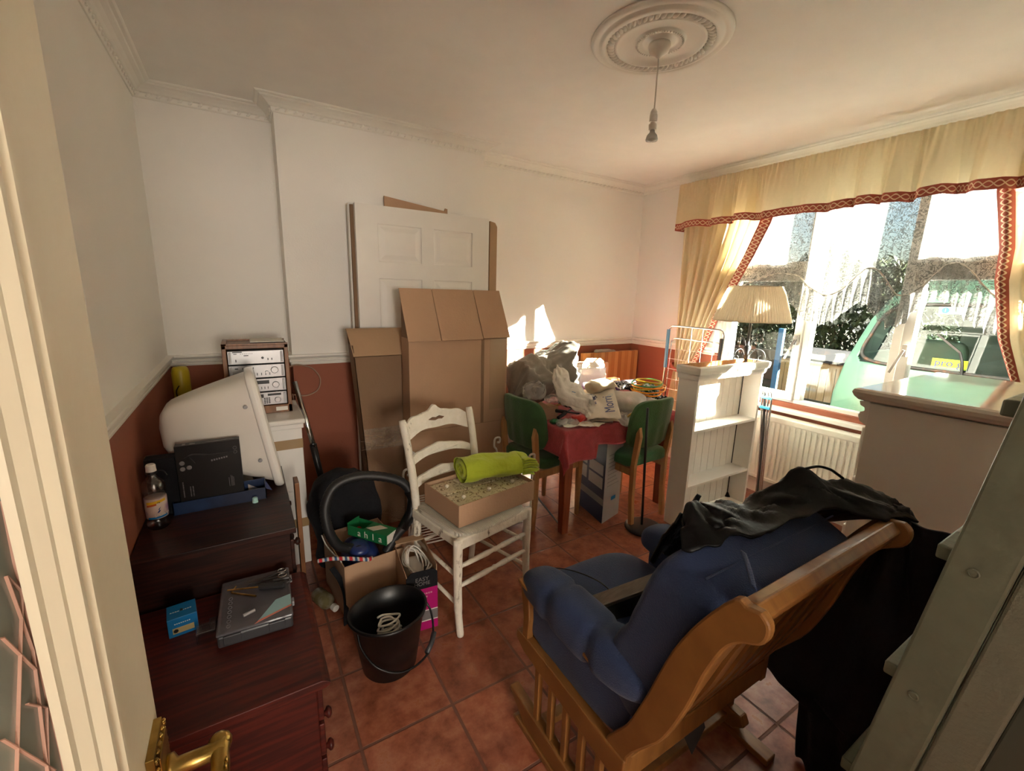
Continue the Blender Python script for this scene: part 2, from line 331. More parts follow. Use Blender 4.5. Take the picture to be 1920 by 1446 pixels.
    def build(s, name, m, parent=None, smooth=False, bevel=0, thick=0, subd=0, local=False, recalc=True):
        if recalc: bmesh.ops.recalc_face_normals(s.bm, faces=s.bm.faces)
        off = Vector((0, 0, 0)); q = parent
        while q is not None: off += Vector(q.location); q = q.parent
        if local: off = Vector((0, 0, 0))
        if off.length: bmesh.ops.translate(s.bm, verts=s.bm.verts, vec=-off)
        own = None
        if parent is None and not local:      # origin at the base of a single-mesh thing
            zs = [v.co for v in s.bm.verts]; own = Vector((sum(v.x for v in zs)/len(zs), sum(v.y for v in zs)/len(zs), min(v.z for v in zs)))
            bmesh.ops.translate(s.bm, verts=s.bm.verts, vec=-own)
        me = bpy.data.meshes.new(name); s.bm.to_mesh(me); s.bm.free()
        me.materials.append(m)
        if smooth:
            for p in me.polygons: p.use_smooth = True
        o = bpy.data.objects.new(name, me); C.objects.link(o)
        if own is not None: o.location = own
        if parent is not None: o.parent = parent
        if thick: md = o.modifiers.new('thick', 'SOLIDIFY'); md.thickness = thick; md.offset = 0
        if bevel: md = o.modifiers.new('bevel', 'BEVEL'); md.width = bevel; md.segments = 2; md.limit_method = 'ANGLE'; md.angle_limit = R(40)
        if subd: md = o.modifiers.new('subd', 'SUBSURF'); md.levels = subd; md.render_levels = subd
        return o
def tag(o, label, cat, group=None, kind=None):
    if label: o['label'] = label
    if cat: o['category'] = cat
    if group: o['group'] = group
    if kind: o['kind'] = kind
    return o
def thing(name, label, cat, loc, rz=0, group=None):
    o = bpy.data.objects.new(name, None); C.objects.link(o); o.location = loc; o.rotation_euler = (0, 0, rz); o.empty_display_size = .05
    return tag(o, label, cat, group)
def part(o, label): o['label'] = label; return o
def struct(o): o['kind'] = 'structure'; return o
def bx(name, m, parent, *a, bevel=.002, local=False, **k): return MB().box(*a).build(name, m, parent, bevel=bevel, local=local, **k)
def text(name, s, size, m, parent, loc, rx=(1, 0, 0), up=(0, 0, 1), ext=.0004, align='CENTER', shear=0, local=False):
    cu = bpy.data.curves.new(name, 'FONT'); cu.body = s; cu.size = size; cu.extrude = ext; cu.align_x = align; cu.align_y = 'CENTER'; cu.shear = shear
    t = bpy.data.objects.new(name, cu); C.objects.link(t); bpy.context.view_layer.update()
    me = bpy.data.meshes.new_from_object(t.evaluated_get(bpy.context.evaluated_depsgraph_get())); bpy.data.objects.remove(t)
    X = Vector(rx).normalized(); U = Vector(up); U = (U-X*U.dot(X)).normalized(); N = X.cross(U)
    M = Matrix(((X.x, U.x, N.x, 0), (X.y, U.y, N.y, 0), (X.z, U.z, N.z, 0), (0, 0, 0, 1))); M.translation = Vector(loc)
    me.transform(M); off = Vector((0, 0, 0)); q = parent
    while q is not None: off += Vector(q.location); q = q.parent
    if local: off = Vector((0, 0, 0))
    me.transform(Matrix.Translation(-off)); me.materials.clear(); me.materials.append(m)
    o = bpy.data.objects.new(name, me); C.objects.link(o)
    if parent is not None: o.parent = parent
    return o
def catmull(P, n=8, closed=False):
    P = [Vector(p) for p in P]; out = []; N = len(P)
    for i in range(N if closed else N-1):
        p1, p2 = P[i], P[(i+1) % N]; p0 = P[i-1] if (closed or i > 0) else p1; p3 = P[(i+2) % N] if (closed or i+2 < N) else p2
        for k in range(n):
            t = k/n; out.append(.5*((2*p1)+(p2-p0)*t+(2*p0-5*p1+4*p2-p3)*t*t+(3*p1-p0-3*p2+p3)*t**3))
    if not closed: out.append(P[-1])
    return out
def sweep(path, prof, side=1):   # plan polyline, profile (offset into room, z); mitred
    mb = MB(); path = [Vector((x, y)) for x, y in path]; rows = []
    for i, p in enumerate(path):
        def nm(a, b): d = (b-a).normalized(); return Vector((d.y, -d.x))*side
        if i == 0: m_ = nm(path[0], path[1])
        elif i == len(path)-1: m_ = nm(path[-2], path[-1])
        else:
            n1 = nm(path[i-1], p); n2 = nm(p, path[i+1]); m_ = (n1+n2).normalized(); m_ = m_/max(.3, m_.dot(n1))
        rows.append([mb.bm.verts.new((p.x+m_.x*o, p.y+m_.y*o, z)) for o, z in prof])
    for a, b in zip(rows, rows[1:]):
        for k in range(len(prof)-1): mb._face([a[k], b[k], b[k+1], a[k+1]])
    mb._face(rows[0]); mb._face(rows[-1]); return mb

# ---------------------------------------------------------------- room shell
XL, XR, YB, YBR, YF, ZC = -.374, 3.24, 3.05, 2.854, -.30, 2.40
BX0, BX1 = .23, 1.484
struct(MB().box(XL-.15, XR+.16, -3.7, YB+.15, -.12, 0).build('floor', floor_m))
struct(MB().box(XL-.15, XR+.16, -3.7, YB+.15, ZC, ZC+.12).build('ceiling', ceil_m))
struct(MB().box(XL-.12, XL, -3.7, YB+.12, 0, ZC).build('wall_left', two_m))
struct(MB().box(XL, XR+.16, YB, YB+.12, 0, ZC).build('wall_back', two_m))
struct(MB().box(BX0, BX1, YBR, YB, 0, ZC).build('wall_chimney_breast', two_m))
w = MB(); w.box(XL, -.14, YF-.1, YF, 0, ZC); w.box(.68, XR+.16, YF-.1, YF, 0, ZC); w.box(-.14, .68, YF-.1, YF, 1.95, ZC)
struct(w.build('wall_front', two_m))
w = MB(); w.box(XL, XR+.16, -3.7, -3.6, 0, ZC); w.box(1.0, 1.1, -3.6, YF-.1, 0, ZC); struct(w.build('wall_hall', wall_m))
WY0, WY1, WZ0, WZ1 = .22, 2.13, .72, 2.20
w = MB(); w.box(XR, XR+.16, YF, WY0, 0, ZC); w.box(XR, XR+.16, WY1, YB, 0, ZC); w.box(XR, XR+.16, WY0, WY1, 0, WZ0); w.box(XR, XR+.16, WY0, WY1, WZ1, ZC)
struct(w.build('wall_right', two_m))
path = [(XL, YF), (XL, YB), (BX0, YB), (BX0, YBR), (BX1, YBR), (BX1, YB), (XR, YB), (XR, YF)]
zb = 2.337
prof = [(0, zb-.006), (.006, zb-.006), (.010, zb), (.012, zb+.016), (.022, zb+.020), (.030, zb+.030), (.045, zb+.042), (.062, zb+.048), (.066, zb+.054), (.078, zb+.055), (.084, zb+.060), (.085, ZC), (0, ZC)]
mbc = sweep(path, prof)
# moulded leaf ornament along the lower band of the cornice
for (a, b), nrm in ((((XL, YF), (XL, YB)), (1, 0)), (((XL, YB), (BX0, YB)), (0, -1)), (((BX0, YBR), (BX1, YBR)), (0, -1)), (((BX1, YB), (XR, YB)), (0, -1)), (((BX0, YB), (BX0, YBR)), (-1, 0))):
    a = Vector(a); b = Vector(b); n_ = int((b-a).length/.042)
    for i in range(n_):
        p = a+(b-a)*((i+.5)/n_); q = Vector((p.x+nrm[0]*.013, p.y+nrm[1]*.013, zb+.011))
        d = (b-a).normalized(); M = Matrix.Translation(q) @ Matrix(((d.x, 0, nrm[0], 0), (d.y, 0, nrm[1], 0), (0, 1, 0, 0), (0, 0, 0, 1))) @ Matrix.Rotation(.7, 4, 'Z') @ Matrix.Diagonal((.016, .008, .008, 1))
        bmesh.ops.create_icosphere(mbc.bm, subdivisions=1, radius=1, matrix=M)
struct(mbc.build('trim_1', trim_m))
zd = 1.04
prof = [(0, zd-.062), (.010, zd-.062), (.012, zd-.052), (.008, zd-.046), (.016, zd-.042), (.018, zd-.030), (.012, zd-.026), (.022, zd-.020), (.030, zd-.010), (.030, zd), (0, zd)]
struct(sweep(path[:-1]+[(XR, WY1+.02)], prof).build('trim_2', trim_m))
prof = [(0, 0), (.016, 0), (.016, .085), (.010, .1), (0, .1)]
struct(sweep(path[:4], prof).build('baseboard_left', trim_m)); struct(sweep(path[3:7], prof).build('baseboard_back', trim_m)); struct(sweep(path[6:], prof).build('baseboard_right', trim_m))
# doorway architrave
w = MB(); w.box(-.20, -.13, YF, YF+.016, 0, 2.0); w.box(.67, .74, YF, YF+.016, 0, 2.0); w.box(-.20, .74, YF, YF+.016, 1.94, 2.01); struct(w.build('trim_3', trim_m, bevel=.003))

# ceiling rose (fixed plaster) and pendant
rc = Vector((1.465, 1.362, 0)); rm = MB()
rp = [(.262, 0), (.260, -.008), (.245, -.016), (.236, -.010), (.228, -.010), (.222, -.018), (.205, -.022), (.200, -.014), (.172, -.014), (.168, -.020), (.160, -.020), (.150, -.009), (.100, -.008), (.094, -.008), (.090, -.015), (.080, -.017), (.074, -.010), (.060, -.010), (.055, -.016), (.0, -.016)]
rm.lathe([(r, ZC+z) for r, z in rp], rc, 96)
for k in range(56):
    a = 2*pi*k/56; M = Matrix.Translation(rc+Vector((.186*cos(a), .186*sin(a), ZC-.016))) @ Matrix.Rotation(a, 4, 'Z') @ Matrix.Rotation(.55, 4, 'Z') @ Matrix.Diagonal((.017, .0075, .010, 1))
    bmesh.ops.create_icosphere(rm.bm, subdivisions=2, radius=1, matrix=M)
for k in range(48):
    a = 2*pi*k/48; M = Matrix.Translation(rc+Vector((.085*cos(a), .085*sin(a), ZC-.016))) @ Matrix.Rotation(a, 4, 'Z') @ Matrix.Diagonal((.006, .0025, .004, 1))
    bmesh.ops.create_icosphere(rm.bm, subdivisions=1, radius=1, matrix=M)
o = rm.build('ceiling_rose', trim_m, smooth=True); tag(o, 'round plaster ceiling rose with a twisted rope border', 'ceiling rose')
pt = thing('pendant_lamp', 'bare bulb hanging on a white cord from the ceiling rose', 'pendant light', (rc.x, rc.y, 2.03))
MB().lathe([(.0, 2.384), (.040, 2.384), (.042, 2.376), (.036, 2.356), (.014, 2.344), (.006, 2.335), (0, 2.335)], rc, 24).build('ceiling_cup', white_plastic, pt, smooth=True)
MB().tube([rc+Vector((0, 0, 2.336)), rc+Vector((.003, .001, 2.25)), rc+Vector((0, 0, 2.155))], .0028, 8).build('cord', white_plastic, pt, smooth=True)
MB().lathe([(0, 2.160), (.007, 2.158), (.013, 2.148), (.014, 2.138), (.0155, 2.136), (.0155, 2.112), (.011, 2.110), (.011, 2.104), (.0165, 2.102), (.015, 2.082), (0, 2.082)], rc, 20).build('lampholder', white_plastic, pt)
MB().lathe([(0, 2.084), (.009, 2.082), (.010, 2.074), (.020, 2.062), (.024, 2.048), (.023, 2.043), (0, 2.038)], rc, 24).build('bulb', mat('bulb_glass', (.55, .55, .54), .12, metal=.3), pt, smooth=True)

# ---------------------------------------------------------------- window, sill, radiator
FX0, FX1 = 3.275, 3.335
win = thing('window_1', 'white framed three light window behind the lace', None, (3.30, 1.17, .69)); win['kind'] = 'structure'
f = MB(); f.box(FX0, FX1, WY0, WY1, .69, .745); f.box(FX0, FX1, WY0, WY1, 2.14, 2.20); f.box(FX0, FX1, WY1-.055, WY1, .745, 2.14); f.box(FX0, FX1, WY0, WY0+.055, .745, 2.14)
f.box(FX0, FX1, 1.485, 1.545, .745, 2.14); f.box(FX0, FX1, .985, 1.045, .745, 2.14); f.box(FX0, FX1, 1.545, WY1-.055, 1.60, 1.66); f.box(FX0, FX1, WY0+.055, .985, 1.60, 1.66)
f.build('window_frame', upvc, win, bevel=.004)
def sash(y0, y1, z0, z1, t=.05):
    s = MB(); x0, x1 = FX0-.022, FX1-.01
    s.box(x0, x1, y0, y1, z0, z0+t); s.box(x0, x1, y0, y1, z1-t, z1); s.box(x0, x1, y0, y0+t, z0+t, z1-t); s.box(x0, x1, y1-t, y1, z0+t, z1-t)
    o = s.build('sash', upvc, win, bevel=.004)
    MB().box(FX0+.008, FX0+.012, y0+t-.005, y1-t+.005, z0+t-.005, z1-t+.005).build('pane', win_glass, o); return o
s1 = sash(1.53, 2.09, .735, 1.61); sash(1.53, 2.09, 1.65, 2.15, .04); s2 = sash(.26, .995, .735, 1.61); sash(.26, .995, 1.65, 2.15, .04)
MB().box(FX0+.02, FX0+.024, 1.04, 1.49, .74, 2.145).build('pane', win_glass, win)
for s_, yy in ((s1, 1.555), (s2, .965)):
    h = MB(); h.box(FX0-.045, FX0-.022, yy-.014, yy+.014, 1.13, 1.20); h.beam((FX0-.05, yy, 1.17), (FX0-.058, yy+.045, 1.03), .014, .014); h.build('handle', chrome if yy > 1 else white_metal, s_, bevel=.002)
struct(MB().box(3.185, 3.34, .16, 2.2, .655, .685).build('trim_4', white_gloss, bevel=.006))
rd = MB(); random.seed(3)
for i in range(420):
    y = random.uniform(.6, 1.72); s_ = random.uniform(.002, .006); M = Matrix.Translation((random.gauss(3.262, .004), y, .686+s_*.6)) @ Matrix.Rotation(random.random()*3, 4, 'Z') @ Matrix.Diagonal((s_*1.6, s_, s_, 1))
    bmesh.ops.create_icosphere(rd.bm, subdivisions=1, radius=1, matrix=M)
tag(rd.build('rust_flakes', rust_m), 'rusty brown flakes scattered along the back of the sill', 'debris', kind='stuff')
ra = thing('radiator', 'cream ribbed panel radiator under the window', 'radiator', (3.15, 1.3, .16))
r_ = MB()
def radf(u, v):
    y = .62+u*1.36; k = (y*1000/33.3) % 1; d = .009 if .25 < k < .75 else 0
    e = min(1, min(v, 1-v)*14); return Vector((3.112+(.009-d)*1.0*e, y, .175+v*.42))
r_.surf(radf, 330, 14); r_.build('panel', rad_m, ra, thick=.004)
r_ = MB(); r_.box(3.106, 3.20, .60, 2.0, .595, .632); r_.box(3.106, 3.19, .60, 2.0, .155, .18); r_.box(3.108, 3.19, .60, .622, .17, .60); r_.box(3.108, 3.19, 1.978, 2.0, .17, .60); r_.build('frame', rad_m, ra, bevel=.004)
for y in (.8, 1.8): MB().box(3.18, 3.243, y-.02, y+.02, .25, .5).build('bracket', rad_m, ra)
for y in (.57, 2.03): MB().tube([(3.16, y+.03*(1 if y < 1 else -1), .185), (3.16, y, .185), (3.16, y, .0)], .008, 8).build('pipe', white_metal, ra, smooth=True)
ra2 = thing('radiator', 'cream ribbed radiator on the back wall under the cluttered table', 'radiator', (1.95, 3.01, .15))
r_ = MB()
def radf(u, v):
    x = 1.55+u*.8; k = (x*1000/33.3) % 1; d = .009 if .25 < k < .75 else 0
    e = min(1, min(v, 1-v)*14); return Vector((x, 2.955-(.009-d)*e, .165+v*.40))
r_.surf(radf, 200, 12); r_.build('panel', rad_m, ra2, thick=.004); r_ = MB(); r_.box(1.54, 2.36, 2.945, 3.045, .56, .59); r_.box(1.54, 2.36, 2.95, 3.03, .15, .17); r_.build('frame', rad_m, ra2, bevel=.003)

# ---------------------------------------------------------------- curtains
def interp(T, t):
    for (a, x), (b, y) in zip(T, T[1:]):
        if (a-t)*(b-t) <= 0 and a != b: return x+(y-x)*(t-a)/(b-a)
    return T[0][1] if abs(t-T[0][0]) < abs(t-T[-1][0]) else T[-1][1]
LR = [(2.30, 1.72), (1.95, 1.815), (1.74, 1.905), (1.51, 2.02), (1.27, 2.13), (1.05, 2.215), (.87, 2.30), (.80, 2.33), (.6, 2.31), (.1, 2.27)]
LL = [(2.30, 2.53), (1.5, 2.50), (.84, 2.47), (.6, 2.50), (.1, 2.52)]
RR_ = [(2.30, .74), (1.97, .73), (1.70, .675), (1.55, .665), (1.27, .60), (1.10, .53), (.85, .42), (.6, .40), (.1, .42)]
RL_ = [(2.30, -.05), (.85, .10), (.1, .02)]
def curtain_fn(ER, EL, X, nf, ph, u0, u1, bunch=.83):
    def fn(u, v):
        z = 2.28-v*2.16; q = u0+(u1-u0)*u; a = interp(ER, z); b = interp(EL, z); y = a+(b-a)*(q+.012*sin(7*q+5*v))
        am = .012+.012*min(1, v*3); wd = abs(b-a); x = X+am*sin(2*pi*nf*q+ph+.9*sin(3*q+v*2))+.005*sin(2*pi*nf*2.3*q+v*4)
        x += .02*max(0, 1-abs(z-bunch)/.3)*sin(pi*q)*-1
        return Vector((x, y, z))
    return fn
def curtain(name, label, ER, EL, X, nf, ph, bw):
    t = thing(name, label, 'curtain', (X, (ER[0][1]+EL[0][1])/2, .12), group=None)
    MB().surf(curtain_fn(ER, EL, X, nf, ph, bw, 1), 150, 80).build('cloth', curt_m, t, smooth=True)
    MB().surf(curtain_fn(ER, EL, X-.0, nf, ph, 0, bw), 8, 160, uvf=lambda a, b: (b*2.3, a)).build('braid_band', band_m, t, smooth=True, recalc=False)
    return t
t = curtain('curtain', 'cream curtain tied back at the left of the window', LR, LL, 3.185, 8, .4, .095)
MB().tube(catmull([(3.23, 2.49, .87), (3.165, 2.50, .86), (3.115, 2.42, .83), (3.12, 2.32, .82), (3.18, 2.27, .84), (3.23, 2.30, .86)], 6), .014, 8).build('tie_band', band_m, t, smooth=True)
t = curtain('curtain', 'cream curtain with wide chain braid at the right, behind the dresser', RR_, RL_, 3.145, 6, 2.2, .085)
pl = thing('pelmet', 'gathered cream pelmet with a chain braid hem above the window', 'pelmet', (3.10, 1.3, 1.97))
random.seed(11); fph = [random.uniform(0, 6) for _ in range(6)]
def pel(zr):
    def fn(u, v):
        vv = zr[0]+(zr[1]-zr[0])*v
        if u < .02: y = 2.545; x = 3.225-(u/.02)*.125; k = 1
        else: y = 2.545-(u-.02)/.98*2.56; x = 3.10
        am = .006+vv**1.1*.034
        s_ = y*34+2.6*sin(y*3.1+fph[0])+1.3*sin(y*7.7+fph[3]); fold = max(-1, min(1, sin(s_)*1.7))*(.65+.35*sin(y*5.3+fph[4]))
        if u >= .02: x += am*fold + .007*sin(y*190+fph[1])*max(0, 1-vv*1.6) + .004*sin(y*47+vv*3)*(1-vv*.5); y += am*.45*cos(s_)
        z = 2.315-.345*vv+.006*sin(y*17+fph[2])*vv
        return Vector((x-.012*vv, y, z))
    return fn
MB().surf(pel((0, .85)), 900, 22).build('gathered_cloth', curt_m, pl, smooth=True)
MB().surf(pel((.85, 1)), 900, 4, uvf=lambda a, b: (a*2.95, b)).build('braid_band', band_m, pl, smooth=True, recalc=False)
MB().box(3.13, 3.16, -.02, 2.52, 2.285, 2.305).build('rail', white_plastic, pl)

# ---------------------------------------------------------------- lace net
cordT = [(2.12, 1.47), (1.98, 1.53), (1.86, 1.58), (1.72, 1.615), (1.60, 1.60), (1.50, 1.51), (1.42, 1.462), (1.33, 1.49), (1.27, 1.58), (1.209, 1.645), (1.14, 1.61), (1.08, 1.50), (1.027, 1.462), (.96, 1.50), (.90, 1.60), (.839, 1.66), (.77, 1.62), (.71, 1.53), (.64, 1.46), (.56, 1.50), (.49, 1.60), (.44, 1.65), (.36, 1.58), (.28, 1.48)]
friT = [(2.12, 1.36), (1.95, 1.40), (1.80, 1.45), (1.70, 1.455), (1.62, 1.43), (1.56, 1.35), (1.475, 1.285), (1.37, 1.295), (1.30, 1.37), (1.217, 1.46), (1.15, 1.38), (1.068, 1.29), (1.0, 1.31), (.954, 1.38), (.90, 1.46), (.852, 1.478), (.80, 1.42), (.72, 1.35), (.637, 1.29), (.56, 1.31), (.5, 1.42), (.44, 1.47), (.36, 1.38), (.28, 1.30)]
def sm(T, y):
    s_ = 0
    for d in (-.03, -.015, 0, .015, .03): s_ += interp(T, max(.28, min(2.12, y+d)))
    return s_/5
lx = lambda y, v: 3.232+.010*sin(y*31+1.5*sin(y*5))*(.4+.6*v)+.004*sin(y*77)
lc = thing('lace_curtain', 'white lace net with scalloped swags hanging across the window', 'net curtain', (3.22, 1.2, 1.29))
def lf(u, v): y = 2.12-u*1.84; z0 = 2.17; z1 = sm(cordT, y); return Vector((lx(y, v), y, z0+(z1-z0)*v))
MB().surf(lf, 460, 24).build('net', lace_m, lc, smooth=True)
MB().tube([Vector((lx(y, 1)-.006, y, sm(cordT, y))) for y in [2.12-1.84*i/200 for i in range(201)]], .0045, 6).build('swag_cord', mat('cord_silver', (.55, .52, .48), .6), lc, smooth=True)
def ff(u, v):
    y = 2.12-u*1.84; z0 = sm(cordT, y); z1 = sm(friT, y); k = (y*22) % 1; z1 -= .018*(1-abs(2*k-1))*1.2+.007*sin(y*90); a = .004+.014*v
    return Vector((lx(y, 1)-.010-a*sin(y*138+2*sin(y*9)), y+.004*v*sin(y*60), z0+(z1-z0)*v))
MB().surf(ff, 900, 12).build('frill', lace_frill_m, lc, smooth=True)
MB().tube([(3.235, 2.14, 2.168), (3.235, .26, 2.168)], .005, 8).build('net_wire', white_metal, lc)

# ---------------------------------------------------------------- floor lamp with pleated shade
lp = thing('floor_lamp', 'wrought iron floor lamp with pleated cream shade by the window', 'lamp', (2.90, 1.69, 0))
def shf(u, v):
    a = 2*pi*u; n_ = 78; d = (.0035 if (u*n_) % 1 < .5 else -.0035); rr_ = .155+(.232-.155)*(v**.8)+d; return Vector((2.90+rr_*cos(a), 1.69+rr_*sin(a), 1.512-.222*v))
MB().surf(shf, 156*2, 8).build('pleated_shade', shade_m, lp)
r_ = MB(); r_.tube([(2.9+.232*cos(a), 1.69+.232*sin(a), 1.29) for a in [2*pi*i/60 for i in range(60)]], .004, 6, closed=True); r_.tube([(2.9+.156*cos(a), 1.69+.156*sin(a), 1.512) for a in [2*pi*i/48 for i in range(48)]], .004, 6, closed=True)
for k in range(4):
    a = k*pi/2; r_.tube([(2.9, 1.69, 1.50), (2.9+.155*cos(a), 1.69+.155*sin(a), 1.512)], .002, 5)
r_.build('shade_ring', shade_m, lp)
r_ = MB(); r_.tube([(2.9, 1.69, .02), (2.9, 1.69, 1.50)], .009, 10); r_.lathe([(.0, 0), (.12, 0), (.12, .012), (.03, .03), (.012, .06)], (2.9, 1.69, 0), 28); r_.lathe([(.008, 1.03), (.022, 1.05), (.014, 1.08), (.024, 1.11), (.008, 1.14)], (2.9, 1.69, 0), 16); r_.build('iron_stem', black_metal, lp, smooth=True)
for k in range(5):
    a = 2*pi*k/5+.5; q = lambda r, z: (2.9+r*cos(a), 1.69+r*sin(a), z)
    MB().tube(catmull([q(.01, 1.04), q(.05, 1.10), q(.10, 1.09), q(.118, 1.045), q(.09, 1.02), q(.075, 1.045), q(.09, 1.06)], 6), .0028, 6).build('iron_scroll', black_metal, lp, smooth=True)
    MB().tube(catmull([q(.01, 1.10), q(.04, 1.17), q(.085, 1.20)], 6), .0022, 6).build('iron_branch', black_metal, lp, smooth=True)
    MB().tube([q(.085, 1.20), q(.085, 1.185)], .001, 4).lathe([(0, 1.185), (.008, 1.172), (.011, 1.158), (.007, 1.143), (0, 1.138)], (2.9+.085*cos(a), 1.69+.085*sin(a), 0), 10).build('glass_drop', clear_pl, lp, smooth=True)

# ---------------------------------------------------------------- outside
GZ = -.18
tag(MB().box(3.45, 30, -14, 22, GZ-.1, GZ).build('garden_ground', ground_m), 'leaf littered brown ground outside the window', 'ground', kind='structure')
def leafball(c, sz, n, lsz, m, label, cat, group=None, seed=0, trunk=True, name='shrub', stem_h=None):
    random.seed(seed); t = thing(name, label, cat, (c[0], c[1], GZ), group=group); mb = MB()
    for i in range(n):
        v = Vector((random.gauss(0, 1), random.gauss(0, 1), random.gauss(0, 1))).normalized()*random.uniform(.55, 1)**.4
        nz = 1+.35*noise.noise(v*2.2+Vector((seed, 0, 0))); p = Vector((c[0]+v.x*sz[0]*nz, c[1]+v.y*sz[1]*nz, c[2]+v.z*sz[2]*nz))
        if p.z < GZ+.02: continue
        s_ = lsz*random.uniform(.6, 1.3); M = Matrix.Translation(p) @ Matrix.Rotation(random.random()*6.28, 4, 'Z') @ Matrix.Rotation(random.uniform(-1.2, 1.2), 4, 'X')
        q = [mb.bm.verts.new(M @ Vector(w_)) for w_ in ((0, -s_, 0), (s_*.45, 0, s_*.12), (0, s_, 0), (-s_*.45, 0, s_*.12))]; mb._face(q)
    mb.build('foliage', m, t, recalc=False)
    if trunk:
        w_ = MB(); w_.tube(catmull([(c[0], c[1], GZ), (c[0]+.03, c[1]-.02, GZ+(c[2]-GZ)*.5), (c[0], c[1], c[2]+sz[2]*.3)], 4), [.05*sz[0]+.01]*9, 8)
        for k in range(5):
            a = k*1.3; w_.tube([(c[0], c[1], GZ+(c[2]-GZ)*.4), (c[0]+sz[0]*.6*cos(a), c[1]+sz[1]*.6*sin(a), c[2]+sz[2]*.2)], .012, 5)
        w_.build('trunk', bark_m, t)
    return t
leafball((10.6, 7.6, .9), (.9, 1.9, 1.35), 12000, .085, leaf_ms[0], 'dense dark evergreen bush seen beside the lamp shade', 'bush', 'evergreens beyond the drive', 1)
leafball((10.4, 4.3, 1.0), (.85, 1.6, 1.35), 11000, .085, leaf_ms[0], 'dark evergreen bush above the tan fence by the van', 'bush', 'evergreens beyond the drive', 2)
leafball((11.0, 12.0, .9), (1.2, 2.2, 1.5), 9000, .09, leaf_ms[1], 'green bush at the far left of the window view', 'bush', 'evergreens beyond the drive', 5)
leafball((13.8, 2.2, 1.0), (1.5, 1.5, 1.5), 5000, .08, leaf_ms[0], 'dark evergreen bush hidden mostly behind the van', 'bush', 'evergreens beyond the drive', 6)
leafball((5.6, 3.30, .10), (.34, .42, .24), 1500, .035, leaf_ms[1], 'low leafy plant growing left of the tan fence', 'plant', None, 3, False)
leafball((5.1, 2.36, -.02), (.16, .22, .16), 700, .028, leaf_ms[1], 'small green plant in front of the tan fence by the van', 'plant', None, 4, False)
leafball((7.3, 5.3, .30), (.3, .34, .28), 1400, .035, leaf_ms[2], 'bright yellow green bush catching the sun behind the lamp', 'plant', None, 8)
leafball((6.9, 4.0, -.02), (.18, .20, .18), 900, .03, leaf_ms[2], 'small yellow green plant just left of the tan fence', 'plant', None, 12, False)
fn_ = thing('fence', 'tan boarded fence with dark top beyond the window', 'fence', (8.0, 3.3, GZ))
r_ = MB()
y = 2.5
while y < 3.98: r_.box(8.0, 8.03, y, y+.105, GZ, .47); y += .112
r_.build('board', fence_m, fn_, bevel=.004); MB().box(7.97, 8.02, 2.45, 4.0, .38, .43).build('rail', fence_m, fn_)
MB().prism([(7.92, .50), (8.9, .60), (8.9, .56), (7.92, .46)], lambda p, s_: Vector((p[0], 2.4 if s_ else 4.03, p[1]))).build('roof_sheet', roof_m, fn_)
tag(MB().box(9.2, 9.4, 3.0, 9.5, GZ, .42).build('garden_wall', stone_m, bevel=.01), 'low brown stone garden wall behind the fence', 'wall')
ps = MB(); ps.box(7.1, 7.16, 3.60, 3.68, GZ, 1.0); tag(ps.build('post', bluepost, bevel=.004), 'blue painted post standing left of the tan fence', 'post')
tb = thing('garden_table', 'dark glass topped garden table seen behind the lamp', 'table', (6.2, 4.25, GZ))
MB().lathe([(0, .50), (.42, .50), (.43, .515), (.42, .53), (0, .53)], (6.2, 4.25, 0), 32, sx=1, sy=1.1).build('table_top', dkgrey, tb)
for k in range(4): a = k*pi/2+.6; MB().tube([(6.2+.3*cos(a), 4.25+.3*sin(a), GZ), (6.2+.26*cos(a), 4.25+.26*sin(a), .50)], .018, 8).build('leg', black_metal, tb)

nh = MB(); nh.box(3.0, 18.0, -9.0, -6.0, GZ, 4.9); nh.prism([(-9.2, 4.9), (-5.9, 4.9), (-7.5, 5.5)], lambda p, s_: Vector((2.9 if not s_ else 18.1, p[0], p[1])))  # unseen block added to keep low sun off the lower window
struct(nh.build('wall_sun_blocker', mat('blocker_brick', (.22, .12, .08), .9)))

# mint green van, tailgate facing the house
van = thing('van', 'mint green van parked with its rear window facing the house', 'van', (7.0, 1.15, GZ))
VC = 1.15
def vprof(z):  # half width by height
    return interp([(-.1, .86), (.10, .915), (.50, .92), (.84, .875), (1.26, .765), (1.47, .66), (1.62, .56), (1.70, .40), (1.72, 0)], z)
def vx(z): return interp([(-.1, 5.12), (.45, 5.14), (.80, 5.19), (1.47, 5.36), (1.62, 5.44), (1.72, 5.60)], z)
zs = [-.05, .0, .1, .25, .4, .5, .6, .7, .8, .9, 1.0, 1.1, 1.2, 1.3, 1.4, 1.47, 1.55, 1.62, 1.68, 1.715]
Z0, Z1, HW = .855, 1.43, .0
def inwin(y, z): 
    h = vprof(z)-.085
    if not (Z0 < z < Z1): return False
    dz = min(z-Z0, Z1-z); cr_ = .07; lim = h-(cr_-math.sqrt(max(0, cr_**2-max(0, cr_-dz)**2)) if dz < cr_ else 0)
    return abs(y-VC) < lim
body = MB(); NY, NZ_ = 96, 90
g = []
for j in range(NZ_+1):
    z = -.05+1.765*j/NZ_; h = vprof(z); row = []
    for i in range(NY+1):
        t_ = -1+2*i/NY; row.append(body.bm.verts.new((vx(z)+.10*abs(t_)**6, VC+h*t_, z)))
    g.append(row)
for j in range(NZ_):
    for i in range(NY):
        c_ = (g[j][i].co+g[j+1][i+1].co)/2
        if not inwin(c_.y, c_.z): body._face([g[j][i], g[j][i+1], g[j+1][i+1], g[j+1][i]])
